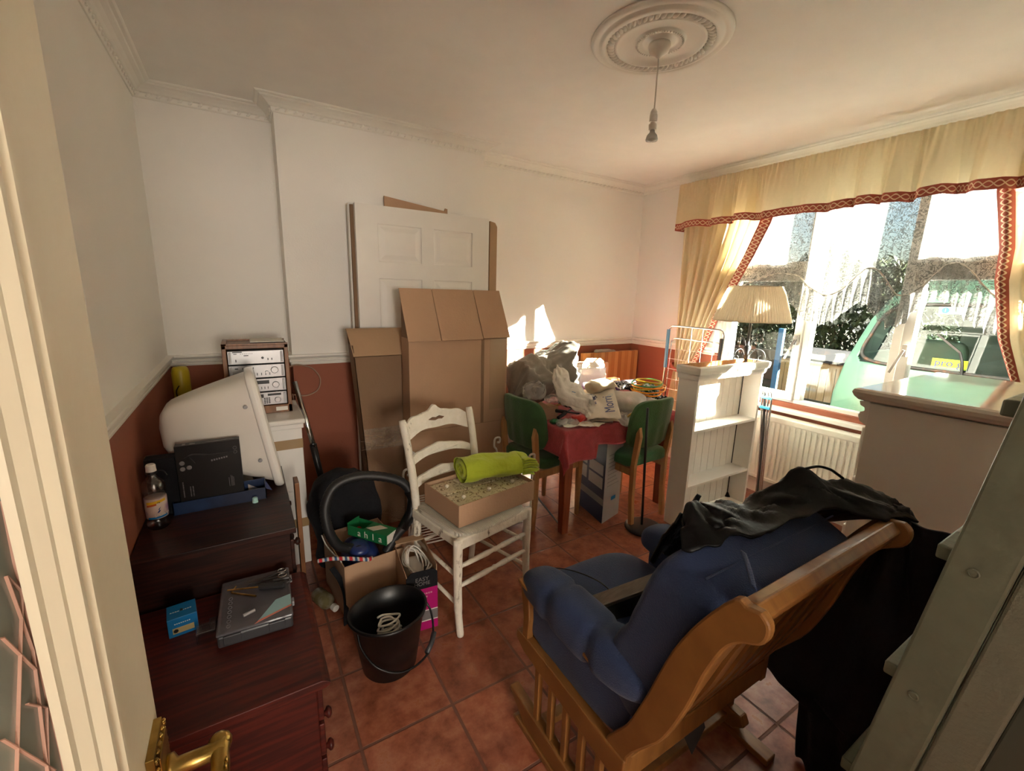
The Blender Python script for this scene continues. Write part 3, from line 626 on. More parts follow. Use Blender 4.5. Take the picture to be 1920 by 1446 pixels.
# sides, as rings going away
for sg, i in ((-1, 0), (1, NY)):
    prev = [g[j][i] for j in range(NZ_+1)]
    for xx in (6.0, 9.2):
        cur = [body.bm.verts.new((xx, VC+sg*(vprof(v.co.z)+.02*(v.co.z < 1.3)), v.co.z)) for v in prev]
        for j in range(NZ_): 
            z = prev[j].co.z
            if 5.5 < prev[j].co.x < 9 and .9 < z < 1.38: continue
            body._face([prev[j], cur[j], cur[j+1], prev[j+1]])
        prev = cur
top = g[NZ_]
ta = [body.bm.verts.new((9.2, v.co.y, v.co.z)) for v in top]
for i in range(NY): body._face([top[i], top[i+1], ta[i+1], ta[i]])
body.build('body', van_m, van, smooth=True, thick=.012)
gl = MB(); row = []
for j in range(31):
    z = Z0-.01+(Z1-Z0+.02)*j/30; h = vprof(z)-.075; row.append([gl.bm.verts.new((vx(z)+.10*abs(t_*h/vprof(z))**6+.004, VC+h*t_, z)) for t_ in [-1+2*i/40 for i in range(41)]])
for a, b in zip(row, row[1:]):
    for i in range(40): gl._face([a[i], a[i+1], b[i+1], b[i]])
gl.build('rear_window', van_glass, van, smooth=True)
ol = []
for k in range(120):   # seal loop
    a = 2*pi*k/120; cz, sz_ = cos(a), sin(a); zz = (Z0+Z1)/2+(Z1-Z0)/2*math.copysign(abs(sz_)**.35, sz_); hh = vprof(zz)-.085; yy = VC+hh*math.copysign(abs(cz)**.35, cz)
    ol.append((vx(zz)+.10*abs((yy-VC)/vprof(zz))**6-.006, yy, zz))
MB().tube(ol, .017, 8, closed=True).build('window_seal', vanseal, van, smooth=True)
w_ = MB(); w_.tube(catmull([(vx(.83)-.03, VC-.02, .83), (vx(.95)-.04, VC+.0, .95), (vx(1.0)-.035, VC+.03, 1.03)], 4), .011, 8); w_.beam((vx(1.03)-.032, VC+.03, 1.03), (vx(1.17)-.028, VC+.21, 1.17), .010, .016); w_.lathe([(0, .0), (.022, 0), (.018, .03), (0, .03)], (vx(.83)-.03, VC-.02, .815), 12)
w_.build('wiper', black_pl, van)
for z in (.52, .79): MB().tube([(vx(z)-.001+.10*abs(t_)**6, VC+vprof(z)*t_, z) for t_ in [-.97+1.94*i/40 for i in range(41)]], .0028, 5).build('tailgate_seam', vanseal, van)
st = MB().box(vx(.93)-.004, vx(.93)-.001, VC-.03, VC+.20, .885, .965).build('sticker', mat('yellow_sticker', (.50, .52, .03), .5), van)
text('lettering', 'pro g', .085, ink_m, van, (vx(.93)-.006, VC+.09, .928), rx=(0, -1, 0), align='CENTER')
MB().box(vx(1.38)-.004, vx(1.38)-.001, VC+.10, VC+.26, 1.35, 1.41).build('sticker', mat('pale_sticker', (.55, .75, .75), .5), van)
MB().lathe([(0, 0), (.026, 0), (.026, .002), (0, .002)], (vx(1.38)-.004, VC+.215, 1.38), 24, M=Matrix.Rotation(-pi/2, 4, 'Y')).build('sticker_disc', mat('blue_disc', (.02, .12, .45), .5), van)
text('lettering', 'i', .04, white_plastic, van, (vx(1.38)-.008, VC+.215, 1.38), rx=(0, -1, 0))
for yy in (VC-.45, VC+.45): MB().soft((6.3, yy, .75), (.14, .48, .62), 5, 8).build('seat_back', seat_m, van, smooth=True)
MB().box(5.35, 9.1, VC-.84, VC+.84, -.02, .02).build('van_floor', seat_m, van)
MB().box(7.6, 7.64, VC-.6, VC+.6, .02, 1.25).build('bulkhead', seat_m, van)
for (x, sg) in ((6.0, -1), (6.0, 1), (8.5, -1), (8.5, 1)):
    MB().lathe([(0, -.09), (.28, -.09), (.31, -.06), (.31, .06), (.28, .09), (0, .09)], (x, VC+sg*.82, GZ+.31), 32, M=Matrix.Rotation(pi/2, 4, 'X')).build('wheel', black_rub, van, smooth=True)

# ---------------------------------------------------------------- open glazed door at the left
DX0, DX1 = -.138, -.10
dr = thing('door_1', 'cream glazed door with etched glass and brass handle, standing open', None, (-.119, .08, .01)); dr['kind'] = 'structure'
d = MB(); d.box(DX0, DX1, .335, .455, .01, 1.94); d.box(DX0, DX1, -.30, -.18, .01, 1.94); d.box(DX0, DX1, -.18, .335, 1.80, 1.94); d.box(DX0, DX1, -.18, .335, .01, .25); d.build('frame', cream_door, dr, bevel=.003)
d = MB()
def mold(x, sg):
    P = [(0, 0), (.014, 0), (.014, .004), (.010, .008), (.010, .013), (.014, .017), (.014, .022), (.009, .027), (.009, .032), (.004, .038), (.004, .045), (0, .046)]
    return P
for k, (a, b) in enumerate((((.336, .24), (.336, 1.81)), ((-.181, .24), (-.181, 1.81)))):
    sgn = -1 if k == 0 else 1
    d.prism(mold(0, 0), lambda p, s_: Vector((DX1-.006+p[0], a[0]+sgn*p[1], a[1] if not s_ else b[1])))
for z, sg in ((.24, 1), (1.81, -1)): d.prism(mold(0, 0), lambda p, s_: Vector((DX1-.006+p[0], -.18 if not s_ else .336, z+sg*p[1])))
d.build('glazing_bead', cream_door, dr)
gp = MB().box(-.124, -.118, -.17, .325, .255, 1.80).build('glass_panel', frost_m, dr)
lines = [[(.322, 1.315), (.32, 1.28), (.32, 1.243), (.322, 1.163), (.322, 1.132), (.322, .9)], [(.309, 1.278), (.321, 1.261), (.275, 1.183), (.20, .95)], [(.10, 1.38), (.293, 1.253), (.316, 1.214)], [(.300, 1.206), (.318, 1.186), (.300, 1.146), (.25, .9)], [(.12, 1.33), (.273, 1.211), (.311, 1.148)], [(.309, 1.278), (.318, 1.225), (.30, 1.14)], [(.02, 1.7), (.29, 1.31)], [(.06, 1.72), (.301, 1.29)]]
for i, ln in enumerate(lines):
    m_ = MB()
    for a, b in zip(ln, ln[1:]): m_.beam((-.1178, a[0], a[1]), (-.1178, b[0], b[1]), .0006, .0026 if i < 6 else .0018, up=(1, 0, 0))
    m_.build('etched_line', salmon_line if i < 6 else white_line, gp)
h = MB(); h.box(-.100, -.094, .396, .440, .86, 1.045); h.box(-.094, -.091, .401, .435, .867, 1.038)
for i in range(22):
    for yy in (.3985, .4375): M = Matrix.Translation((-.093, yy, .866+i*.0082)) @ Matrix.Diagonal((.0022, .0018, .003, 1)); bmesh.ops.create_icosphere(h.bm, subdivisions=1, radius=1, matrix=M)
for i in range(6):
    for zz in (.8635, 1.0415): M = Matrix.Translation((-.093, .398+i*.008, zz)) @ Matrix.Diagonal((.0022, .003, .0018, 1)); bmesh.ops.create_icosphere(h.bm, subdivisions=1, radius=1, matrix=M)
hb = h.build('handle_plate', brass, dr, bevel=.0015)
h = MB(); h.lathe([(.013, -.091), (.013, -.087), (.008, -.084), (.0075, -.060), (.009, -.055), (.009, -.048), (0, -.046)], (0, .419, 1.005), 20, M=Matrix.Rotation(pi/2, 4, 'Y'))
h.tube(catmull([(-.053, .422, 1.005), (-.052, .40, 1.004), (-.053, .36, .998), (-.056, .325, .996), (-.060, .305, 1.0)], 6), [.0085]*3+[.0075]*21+[.009], 14); M = Matrix.Translation((-.053, .425, 1.005)); bmesh.ops.create_icosphere(h.bm, subdivisions=2, radius=.0105, matrix=M)
for i in range(14): M = Matrix.Translation((-.0465-.0004*i, .40-i*.0065, 1.008)) @ Matrix.Diagonal((.002, .002, .006, 1)); bmesh.ops.create_icosphere(h.bm, subdivisions=1, radius=1, matrix=M)
h.build('lever', brass, hb, smooth=True)

# ---------------------------------------------------------------- two dark chests by the left wall
c1 = thing('low_chest', 'low red mahogany chest with bow topped edge and round knobs, nearest the door', 'chest of drawers', (-.13, 1.35, 0))
m_ = MB(); m_.box(-.368, .085, 1.105, 1.605, .0, .375); m_.build('body', redwood, c1, bevel=.003)
tp_ = [(-.368, .375), (.105, .375), (.118, .381), (.120, .388), (.112, .396), (.10, .402), (-.368, .402)]
MB().prism(tp_, lambda p, s_: Vector((p[0], 1.087 if not s_ else 1.625, p[1]))).build('top', redwood, c1, bevel=.002)
for k, z in enumerate((.30, .18, .06)):
    dq = MB().box(.085, .100, 1.115, 1.595, z-.052, z+.055).build('drawer', redwood, c1, bevel=.003)
    for yy in (1.20, 1.50):
        MB().lathe([(.009, 0), (.008, .010), (.0165, .016), (.017, .022), (.010, .028), (0, .029)], (.100, yy, z), 20, M=Matrix.Rotation(pi/2, 4, 'Y')).build('knob', redwood, dq, smooth=True)
c2 = thing('low_chest', 'darker brown low chest in the corner carrying the boxes and the white casing', 'chest of drawers', (-.13, 1.98, 0))
MB().box(-.368, .080, 1.650, 2.27, 0, .555).build('body', dkwood, c2, bevel=.002); MB().box(-.371, .100, 1.632, 2.285, .555, .577).build('top', dkwood, c2, bevel=.002)
for z in (.44, .27, .10):
    dq = MB().box(.080, .092, 1.66, 2.26, z-.075, z+.075).build('drawer', dkwood, c2, bevel=.002)
    for yy in (1.78, 2.14): MB().lathe([(.009, 0), (.008, .010), (.0165, .016), (.010, .028), (0, .029)], (.092, yy, z), 16, M=Matrix.Rotation(pi/2, 4, 'Y')).build('knob', dkwood, dq, smooth=True)
tag(MB().box(.13, .148, 1.98, 2.06, 0, .60).build('board', rackwood, bevel=.002), 'narrow brown board standing between the dark chest and white cabinet', 'board')

# white moulded casing leaning back
cs = thing('plastic_casing', 'big white moulded casing with rounded rim, tapering away from its open side', 'computer casing', (-.12, 2.13, .577))
def casing(u, v):   # v 0 back .. 1 rim ; u around
    a = 2*pi*u; p = 5; k = v**.8 if v > 0 else 0
    cx = -.320+v*(.357); 
    hz = .075+(.238-.075)*k*1.0; hy = .09+(.145-.09)*k
    if v < .12: q = math.sqrt(max(0, 1-(1-v/.12)**2)); hz *= q; hy *= q
    cz = .865-(.865-.828)*v
    ca, sa = cos(a), sin(a); n_ = (abs(ca)**p+abs(sa)**p)**(-1/p)
    x = cx+(-sa*n_)*hz*.16*v; return Vector((x, 2.148+ca*n_*hy, cz+sa*n_*hz))
m_ = MB(); m_.surf(casing, 96, 24)
# flat lower back that reaches the chest
m_.surf(lambda u, v: Vector((-.28+.02*u+v*.25, 2.148+(.088+.04*v)*(1-2*u), .70-.123*min(1, v*1.6)+0*u)), 8, 8)
m_.build('shell', white_plastic, cs, smooth=True, thick=.004)
def rimf(u, v):
    a = 2*pi*u; b = 2*pi*v; p = 5; ca, sa = cos(a), sin(a); n_ = (abs(ca)**p+abs(sa)**p)**(-1/p)
    hz, hy = .246+.010*cos(b), .152+.010*cos(b); x = .040+(-sa*n_)*hz*.155+.018*sin(b); return Vector((x, 2.148+ca*n_*hy, .826+sa*n_*hz))
MB().surf(rimf, 96, 12).build('rim', white_gloss, cs, smooth=True)
MB().surf(lambda u, v: Vector((.030+(.5-v)*.46*.155, 2.148+(u-.5)*.27, .826+(v-.5)*.46)), 6, 6).build('inner_panel', dkgrey, cs)
for x, z in ((-.022, .955), (.012, .722)): MB().lathe([(0, 0), (.008, 0), (.008, .004), (.006, .006), (0, .006)], (x, 1.998, z), 16, M=Matrix.Rotation(pi/2, 4, 'X')).build('screw_cap', grey_pl, cs)
cg = MB()
for i in range(9): cg.lathe([(.022, 0), (.026, .004), (.022, .008)], (-.342, 2.04, .70+i*.010), 14, sx=.9)
tag(cg.build('brown_twine', mat('brown_rope', (.20, .10, .06), .8), smooth=True), 'coiled brown twine squeezed between the white casing and the wall', 'cord')

# boxes and bottle on the dark chest
tr = thing('open_tray_box', 'dark blue glossy open box lying on the dark chest, torn at its end', 'box', (-.12, 1.99, .577))
m_ = MB(); m_.box(-.285, .022, 1.935, 1.938, .579, .625); m_.box(-.285, .022, 1.990, 1.993, .579, .645); m_.box(-.285, .022, 1.935, 1.992, .577, .580); m_.box(-.285, -.282, 1.935, 1.992, .579, .625); m_.box(.019, .022, 1.935, 1.992, .579, .642); m_.build('tray', mat('dark_blue_gloss', (.012, .03, .085), .3, col2=(.006, .012, .04), nscale=9), tr)
MB().prism([(-.04, .580), (.018, .580), (.018, .592), (-.04, .632)], lambda p, s_: Vector((p[0], 1.984 if s_ else 1.986, p[1]))).build('picture_panel', mat('picture_print', (.50, .38, .25), .5, col2=(.02, .14, .30), nscale=9, lo=.45, hi=.6), tr)
MB().prism([(.019, .642), (.019, .60), (.045, .585)], lambda p, s_: Vector((p[0], 1.99-.001*s_, p[1]))).build('torn_flap', navy_card, tr)
sb = thing('shaver_box', 'black shaver carton with a shaver pictured, standing in the blue tray', 'box', (-.15, 1.97, .580))
MB().box(-.258, -.053, 1.942, 1.982, .581, .842).build('carton', mat('black_gloss_card', (.006, .005, .0045), .35, spec=.25), sb, bevel=.001)
gy = mat('grey_print', (.16, .15, .15), .4); gy2 = mat('dark_grey_print', (.045, .04, .04), .35)
for x, z in ((-.240, .775), (-.240, .752), (-.220, .755)): MB().lathe([(0, 0), (.0085, 0), (.006, .001), (0, .001)], (x, 1.942, z), 18, M=Matrix.Rotation(pi/2, 4, 'X')).build('shaver_head_print', gy, sb)
m_ = MB(); m_.tube(catmull([(-.232, 1.9415, .795), (-.205, 1.9415, .805), (-.16, 1.9415, .798), (-.10, 1.9415, .795), (-.072, 1.9415, .795)], 6), [.001]*4+[.003]*8+[.0015]*13, 6); m_.tube([(-.215, 1.9415, .796), (-.20, 1.9415, .77)], .0012, 5); m_.build('shaver_print', gy2, sb)
for z in (.81, .793): MB().tube([(-.070+.006*cos(a), 1.9415, z+.006*sin(a)) for a in [2*pi*i/20 for i in range(20)]], .0006, 5, closed=True).build('symbol_ring', gy, sb)
m_ = MB(); random.seed(5)
for x, n_ in ((-.245, 14), (-.224, 9), (-.216, 9)):
    for i in range(n_): m_.box(x-.0016, x+.0016, 1.9412, 1.942, .640+i*.0045, .640+i*.0045+random.uniform(.0018, .0036))
for x in (-.100, -.093, -.089, -.085): m_.box(x, x+.0012, 1.9412, 1.942, .655, .70-.004*((x*1000) % 3))
for i in range(7): m_.box(-.15+i*.008, -.145+i*.008, 1.9412, 1.942, .768+i*.0012, .775+i*.001)
m_.build('small_print', gy, sb)
m_ = MB(); m_.box(-.235, -.225, 1.950, 1.972, .842, .8425); m_.box(-.212, -.195, 1.952, 1.968, .842, .8425); m_.tube(catmull([(-.16, 1.965, .8425), (-.14, 1.955, .8425), (-.10, 1.960, .8425), (-.07, 1.958, .8425)], 5), .0016, 5); m_.build('top_print', gy, sb)
tag(MB().box(-.352, -.262, 1.955, 2.01, .579, .80).build('dark_carton', black_fab, bevel=.001), 'plain black carton standing beside the shaver carton at the wall', 'box')
bo = thing('drink_bottle', 'clear sports drink bottle with a SPORT label and white cap', 'bottle', (-.318, 1.865, .577))
bc = (-.318, 1.865, 0)
MB().lathe([(0, .580), (.026, .578), (.032, .584), (.033, .60), (.029, .615), (.031, .622), (.0315, .69), (.029, .70), (.0335, .712), (.034, .735), (.029, .752), (.016, .765), (.0125, .772), (.0125, .785)], bc, 36).build('plastic_body', clear_pl, bo, smooth=True)
lab = mat('sport_label', (.62, .48, .42), .4, col2=(.22, .10, .28), nscale=14, lo=.45, hi=.6)
MB().lathe([(.0322, .622), (.0325, .655), (.0322, .695)], bc, 36).build('label_wrap', lab, bo, smooth=True)
def arcband(z0, z1, m, nm, a0=-2.3, a1=-.5, sl=0):
    q = MB(); q.surf(lambda u, v: Vector((bc[0]+.0331*cos(a0+(a1-a0)*u), bc[1]+.0331*sin(a0+(a1-a0)*u), z0+(z1-z0)*v+sl*u)), 16, 2); q.build(nm, m, bo)
arcband(.622, .629, bright_blue, 'blue_band', sl=.004); arcband(.676, .686, mat('label_yellow', (.75, .45, .02), .4), 'yellow_swoosh', sl=.006); arcband(.668, .675, mat('label_orange', (.60, .10, .02), .4), 'orange_swoosh', a1=-1.4, sl=.005)
text('lettering', 'SPORT', .0135, white_plastic, bo, (bc[0]+.0165, bc[1]-.0300, .636), rx=(1, .35, .06))
text('lettering', '24g', .006, black_pl, bo, (bc[0]+.012, bc[1]-.0322, .683), rx=(1, .2, 0))
MB().prism([(0, 0), (.006, .008), (.002, .010), (.007, .022), (-.001, .012), (.002, .010), (-.005, 0)], lambda p, s_: Vector((bc[0]+.010+p[0], bc[1]-.0325-.0006*s_, .645+p[1]))).build('runner_print', ink_m, bo)
MB().lathe([(0, .815), (.012, .815), (.0145, .811), (.015, .795), (.0155, .790), (0, .790)], bc, 28).build('cap', white_gloss, bo)
MB().lathe([(.0155, .790), (.016, .781), (.0125, .779)], bc, 28).tube(catmull([(bc[0]+.013, bc[1], .787), (bc[0]+.032, bc[1]-.004, .787), (bc[0]+.042, bc[1]-.004, .768)], 5), .0025, 6).build('cap_ring', black_pl, bo)
MB().lathe([(0, .0), (.0105, 0), (.0105, .004), (.0098, .006), (.0095, .019), (.008, .021), (0, .021)], (-.020, 1.918, .577), 24).build('bottle_cap', mint_cap, None, smooth=False)
tag(bpy.data.objects['bottle_cap'], 'pale mint screw cap lying on the dark chest in front of the tray', 'cap')

# items on the red chest
ub = thing('small_blue_box', 'small bright blue carton with a pale label on the red chest', 'box', (-.235, 1.50, .402), rz=R(7))
MB().box(-.036, .036, -.036, .036, 0, .060).build('carton', bright_blue, ub, bevel=.001, local=True)
MB().box(-.026, .026, -.0368, -.036, .010, .028).build('pale_label', mat('label_gold', (.42, .34, .16), .5), ub, local=True)
MB().lathe([(0, 0), (.006, 0), (.006, .0008), (0, .0008)], (-.018, -.0366, .019), 14, M=Matrix.Rotation(pi/2, 4, 'X')).build('label_dot', black_pl, ub, local=True)
m_ = MB()
for i in range(9): m_.box(-.028+i*.006, -.024+i*.006, -.004, -.001, .060, .0605) if i not in (4,) else None
for i in range(8): m_.box(-.020+i*.005, -.017+i*.005, -.0367, -.036, .040, .0425)
m_.build('white_print', white_plastic, ub, local=True)
MB().prism([(-.004, -.006), (.004, -.006), (.003, .006), (-.003, .006)], lambda p, s_: Vector((p[0], p[1], .0602+.0004*s_))).build('dark_mark', black_pl, ub, local=True)
oc = thing('organiser_case', 'grey lidded organiser case lying flat on the red chest', 'tool case', (-.04, 1.47, .402), rz=R(-2))
MB().box(-.098, .098, -.130, .130, 0, .038).build('tray', dkgrey, oc, bevel=.006, local=True)
MB().box(-.100, .100, -.132, .132, .038, .048).build('lid', case_film, oc, bevel=.006, local=True)
for x in (-.06, .055): MB().box(x-.022, x+.022, -.138, -.130, .012, .040).build('latch', dkgrey, oc, bevel=.002, local=True)
for y in (-.06, .07): MB().box(.099, .106, y-.012, y+.012, .030, .046).build('hinge', grey_pl, oc, bevel=.002, local=True)
m_ = MB()
for i in range(7): m_.tube([(-.070+.005*cos(a), -.105+i*.022+.007*sin(a), .0485) for a in [2*pi*k/14 for k in range(14)]], .0006, 4, closed=True)
m_.build('bit_outline', grey_pl, oc, local=True)
MB().prism([(.0, -.128), (.097, -.090), (.097, -.03), (.055, -.04)], lambda p, s_: Vector((p[0], p[1], .0482+.0008*s_))).build('leaflet', mat('pale_blue_print', (.28, .48, .52), .5), oc, local=True)
MB().prism([(-.003, -.130), (.097, -.092), (.097, -.085), (.008, -.118)], lambda p, s_: Vector((p[0], p[1], .0491+.0006*s_))).build('coral_strip', mat('coral_print', (.62, .18, .12), .5), oc, local=True)
bk = thing('clear_bracket', 'clear moulded plastic hook piece beside the organiser case', 'bracket', (-.172, 1.42, .402))
MB().box(-.196, -.148, 1.395, 1.44, .430, .436).box(-.196, -.190, 1.395, 1.44, .402, .430).box(-.165, -.148, 1.43, 1.46, .402, .434).build('plate', clear_pl, bk, bevel=.002)
sc = thing('screwdriver', 'black handled screwdriver lying on the organiser case', 'screwdriver', (-.02, 1.50, .455))
MB().tube([(-.118, 1.535, .462), (-.03, 1.505, .462)], .0026, 8).build('shaft', brass, sc); MB().tube([(-.03, 1.505, .462), (-.027, 1.504, .462), (.0, 1.492, .462), (.040, 1.478, .462), (.045, 1.477, .462)], [.007, .011, .011, .0115, .008], 10).build('grip', black_rub, sc)
tag(MB().tube([(-.105, 1.525, .454), (-.04, 1.472, .454)], .0032, 8).build('drill_bit', brass), 'brass coloured bit crossing under the screwdriver', 'drill bit')
tag(MB().tube([(-.095, 1.56, .4525), (-.108, 1.53, .4525)], .0022, 8).build('metal_pin', brass), 'short metal pin near the screwdriver tip', 'pin')
tag(MB().tube([(-.075, 1.39, .4545), (-.045, 1.402, .4545)], .005, 8).build('metal_connector', silver_panel), 'small silver connector on the organiser case lid', 'connector')
so = thing('scissors', 'scissors with metal ring handles at the back of the organiser case', 'scissors', (.02, 1.56, .452))
for y in (1.575, 1.545): MB().tube([(.040+.013*cos(a), y+.011*sin(a), .456) for a in [2*pi*k/20 for k in range(20)]], .0028, 6, closed=True).build('ring_handle', chrome, so, smooth=True)
for y0, y1 in ((1.57, 1.53), (1.545, 1.545)): MB().beam((.03, y0, .456), (-.06, y1, .456), .006, .0022).build('blade', dkgrey, so)
tag(MB().tube([(.012, 1.525, .457), (.060, 1.520, .457)], .0045, 8).tube([(.060, 1.520, .457), (.066, 1.50, .456), (.05, 1.495, .456)], .0025, 6).build('allen_key', dkgrey), 'dark hooked hex key beside the scissors', 'hex key')

# ---------------------------------------------------------------- white cabinet, hi-fi rack, wand, cable, yellow case
wc = thing('white_cabinet', 'white cabinet with brown tape bands standing in the corner', 'cabinet', (.04, 2.52, 0))
MB().box(-.14, .205, 2.325, 2.72, 0, .745).build('body', white_gloss, wc, bevel=.004)
MB().box(-.15, .222, 2.30, 2.73, .770, .797).build('lid', white_gloss, wc, bevel=.009); MB().box(-.145, .214, 2.315, 2.725, .745, .768).build('upper_panel', white_gloss, wc, bevel=.004)
for z in (.665, .235): MB().box(-.1415, .2065, 2.3235, 2.7215, z-.024, z+.024).build('tape_band', tan_tape, wc)
hf = thing('hifi_rack', 'teak veneered rack with four silver stereo units on the white cabinet', 'hi-fi rack', (.04, 2.6, .797))
hx0, hx1, hy0, hy1, hz0, hz1 = -.100, .182, 2.47, 2.70, .798, 1.148
m_ = MB(); m_.box(hx0, hx0+.018, hy0, hy1, hz0, hz1); m_.box(hx1-.018, hx1, hy0, hy1, hz0, hz1); m_.box(hx0, hx1, hy0, hy1, hz1-.018, hz1); m_.box(hx0, hx1, hy0, hy1, hz0, hz0+.040); m_.box(hx0+.018, hx1-.018, hy1-.01, hy1, hz0+.04, hz1-.018); m_.build('cabinet', rackwood, hf, bevel=.002)
m_ = MB(); m_.box(hx0, hx1, hy0+.0, hy0+.012, hz1, hz1+.007); m_.box(hx0, hx0+.02, hy0, hy1, hz1, hz1+.007); m_.box(hx0, hx1, hy1-.012, hy1, hz1, hz1+.007); m_.build('top_rail', rackwood, hf)
MB().box(hx1-.075, hx1-.022, hy0-.002, hy0, hz0+.010, hz0+.030).build('name_plate', white_plastic, hf)
hh = (.285-.0)/4
for i in range(4):
    z0 = 1.126-.071*(i+1)+.0; x0, x1 = hx0+.022, hx1-.022
    un = MB().box(x0, x1, hy0+.006, hy1-.02, z0, z0+.064).build('stereo_unit', silver_panel, hf, bevel=.001); yF = hy0+.006
    for x in (x0+.004, x1-.014): MB().box(x, x+.010, yF-.006, yF, z0+.004, z0+.060).build('rack_handle', lightgrey_card, un, bevel=.002)
    def kn(x, z, r): MB().lathe([(0, .010), (r*.85, .010), (r, .007), (r, 0), (0, 0)], (x, yF, z), 22, M=Matrix.Rotation(pi/2, 4, 'X')).build('dial', silver_panel, un)
    pr_ = MB()
    if i == 0:
        pr_.box(x0+.020, x0+.060, yF-.001, yF, z0+.057, z0+.062); pr_.box(x0+.024, x0+.038, yF-.001, yF, z0+.049, z0+.052)
        for k in range(7): pr_.box(x0+.052+k*.008, x0+.055+k*.008, yF-.001, yF, z0+.049, z0+.052)
        pr_.box(x0+.066, x0+.086, yF-.001, yF, z0+.040, z0+.044); pr_.lathe([(0, 0), (.006, 0), (.006, .001), (0, .001)], (x0+.145, yF-.001, z0+.028), 16, M=Matrix.Rotation(pi/2, 4, 'X'))
        for k in (0, 1): pr_.box(x0+.166+k*.017, x0+.170+k*.017, yF-.006, yF, z0+.016, z0+.026)
        pr_.box(x0+.030, x0+.034, yF-.004, yF, z0+.012, z0+.024)
    if i == 1:
        pr_.box(x0+.024, x0+.038, yF-.001, yF, z0+.047, z0+.052)
        for k in range(4): pr_.box(x0+.055+k*.015, x0+.058+k*.015, yF-.004, yF, z0+.045, z0+.054)
        for k in range(4): pr_.box(x0+.115+k*.018, x0+.118+k*.018, yF-.004, yF, z0+.012, z0+.024)
        kn(x1-.045, z0+.036, .017); kn(x1-.080, z0+.026, .008)
    if i == 2:
        pr_.box(x0+.080, x0+.165, yF-.001, yF, z0+.038, z0+.056)
        for k in range(5): pr_.box(x0+.10+k*.014, x0+.103+k*.014, yF-.004, yF, z0+.012, z0+.024)
        kn(x1-.045, z0+.032, .016)
    if i == 3:
        pr_.box(x0+.085, x0+.135, yF-.001, yF, z0+.038, z0+.056); pr_.box(x1-.085, x1-.025, yF-.001, yF, z0+.046, z0+.057)
        for k in range(3):
            for q in range(4): pr_.box(x0+.135+k*.010, x0+.142+k*.010, yF-.003, yF, z0+.008+q*.008, z0+.013+q*.008)
        kn(x1-.042, z0+.024, .014)
    pr_.build('front_markings', black_pl, un)
    tag_ = None
tag(MB().box(.02, .17, 2.50, 2.66, 1.157, 1.161, M=None).build('leaflets', paper_m, bevel=.001), 'thin white leaflets lying on top of the stereo rack', 'paper')
wd = thing('vacuum_wand', 'chrome and black vacuum wand leaning beside the white cabinet', 'vacuum wand', (.30, 2.30, .05))
MB().tube([(.212, 2.60, .925), (.265, 2.42, .60)], .013, 12).build('chrome_tube', chrome, wd, smooth=True); MB().tube([(.262, 2.43, .615), (.274, 2.415, .52), (.315, 2.37, .25), (.345, 2.345, .05)], [.018, .017, .016, .02], 12).build('lower_tube', black_pl, wd, smooth=True)
tag(MB().tube(catmull([(.185, 2.72, .985), (.25, 2.80, .985), (.33, 2.84, .955), (.372, 2.842, .89), (.355, 2.842, .82), (.29, 2.842, .79), (.22, 2.842, .80), (.215, 2.80, .78), (.215, 2.76, .5), (.215, 2.75, .01)], 8), .0042, 8).build('aerial_cable', mat('brown_cable', (.36, .22, .15), .5), smooth=True), 'thin brown cable looping out beside the stereo rack', 'cable')
yc = thing('tall_yellow_case', 'yellow plastic case standing in the far left corner', 'case', (-.312, 2.90, 0))
MB().lathe([(0, 0), (.036, 0), (.040, .01), (.040, .965), (.036, .985), (.030, .995), (0, .998)], (-.312, 2.90, 0), 28).build('body', yellow_m, yc, smooth=True)
MB().tube(catmull([(-.32, 2.861, .90), (-.335, 2.859, .87), (-.33, 2.859, .83), (-.315, 2.859, .84), (-.30, 2.859, .80)], 5), .003, 6).build('black_mark', black_pl, yc)

# ---------------------------------------------------------------- doors, sheets and cartons against the chimney breast
def panel_door(name, label, x0, x1, y0, y1, z0, z1):
    t = thing(name, label, 'door', ((x0+x1)/2, (y0+y1)/2, z0)); Wd = x1-x0
    MB().box(x0, x1, y0+.006, y1, z0, z1).build('core', white_paint, t)
    cols = [(x0+.125*Wd/.87, x0+.395*Wd/.87), (x0+.475*Wd/.87, x0+.745*Wd/.87)]; rows = [(z1-.315, z1-.10), (z1-1.10, z1-.41), (z0+.18, z1-1.22)]
    m_ = MB(); xs = [x0, cols[0][0], cols[0][1], cols[1][0], cols[1][1], x1]; zz = [z0, rows[2][0], rows[2][1], rows[1][0], rows[1][1], rows[0][0], rows[0][1], z1]
    for i in range(5):
        for j in range(7):
            if i in (1, 3) and j in (1, 3, 5): continue
            m_.box(xs[i], xs[i+1], y0, y0+.008, zz[j], zz[j+1])
    bmesh.ops.remove_doubles(m_.bm, verts=m_.bm.verts, dist=.0002)
    m_.build('face_frame', white_paint, t)
    for (a, b) in cols:
        for (c, d) in rows:
            q = MB(); P = lambda k, y: [(a+k, y, c+k), (b-k, y, c+k), (b-k, y, d-k), (a+k, y, d-k)]
            L_ = [[q.bm.verts.new(v) for v in P(k, y)] for k, y in ((-.001, y0+.001), (.004, y0+.0055), (.012, y0+.0065), (.020, y0+.005), (.040, y0-.0005), (.044, y0-.001))]
            for A, B in zip(L_, L_[1:]):
                for k in range(4): q._face([A[k], A[(k+1) % 4], B[(k+1) % 4], B[k]])
            q._face(L_[-1]); q.build('raised_panel', white_paint, t)
    return t
panel_door('panelled_door', 'white six panel door standing loose against the chimney breast', .592, 1.452, 2.705, 2.742, 0, 1.905)
tag(MB().box(.568, 1.44, 2.770, 2.802, 0, 1.912).build('spare_door', white_paint, bevel=.002), 'plain white door edge just showing behind the panelled door', 'door')
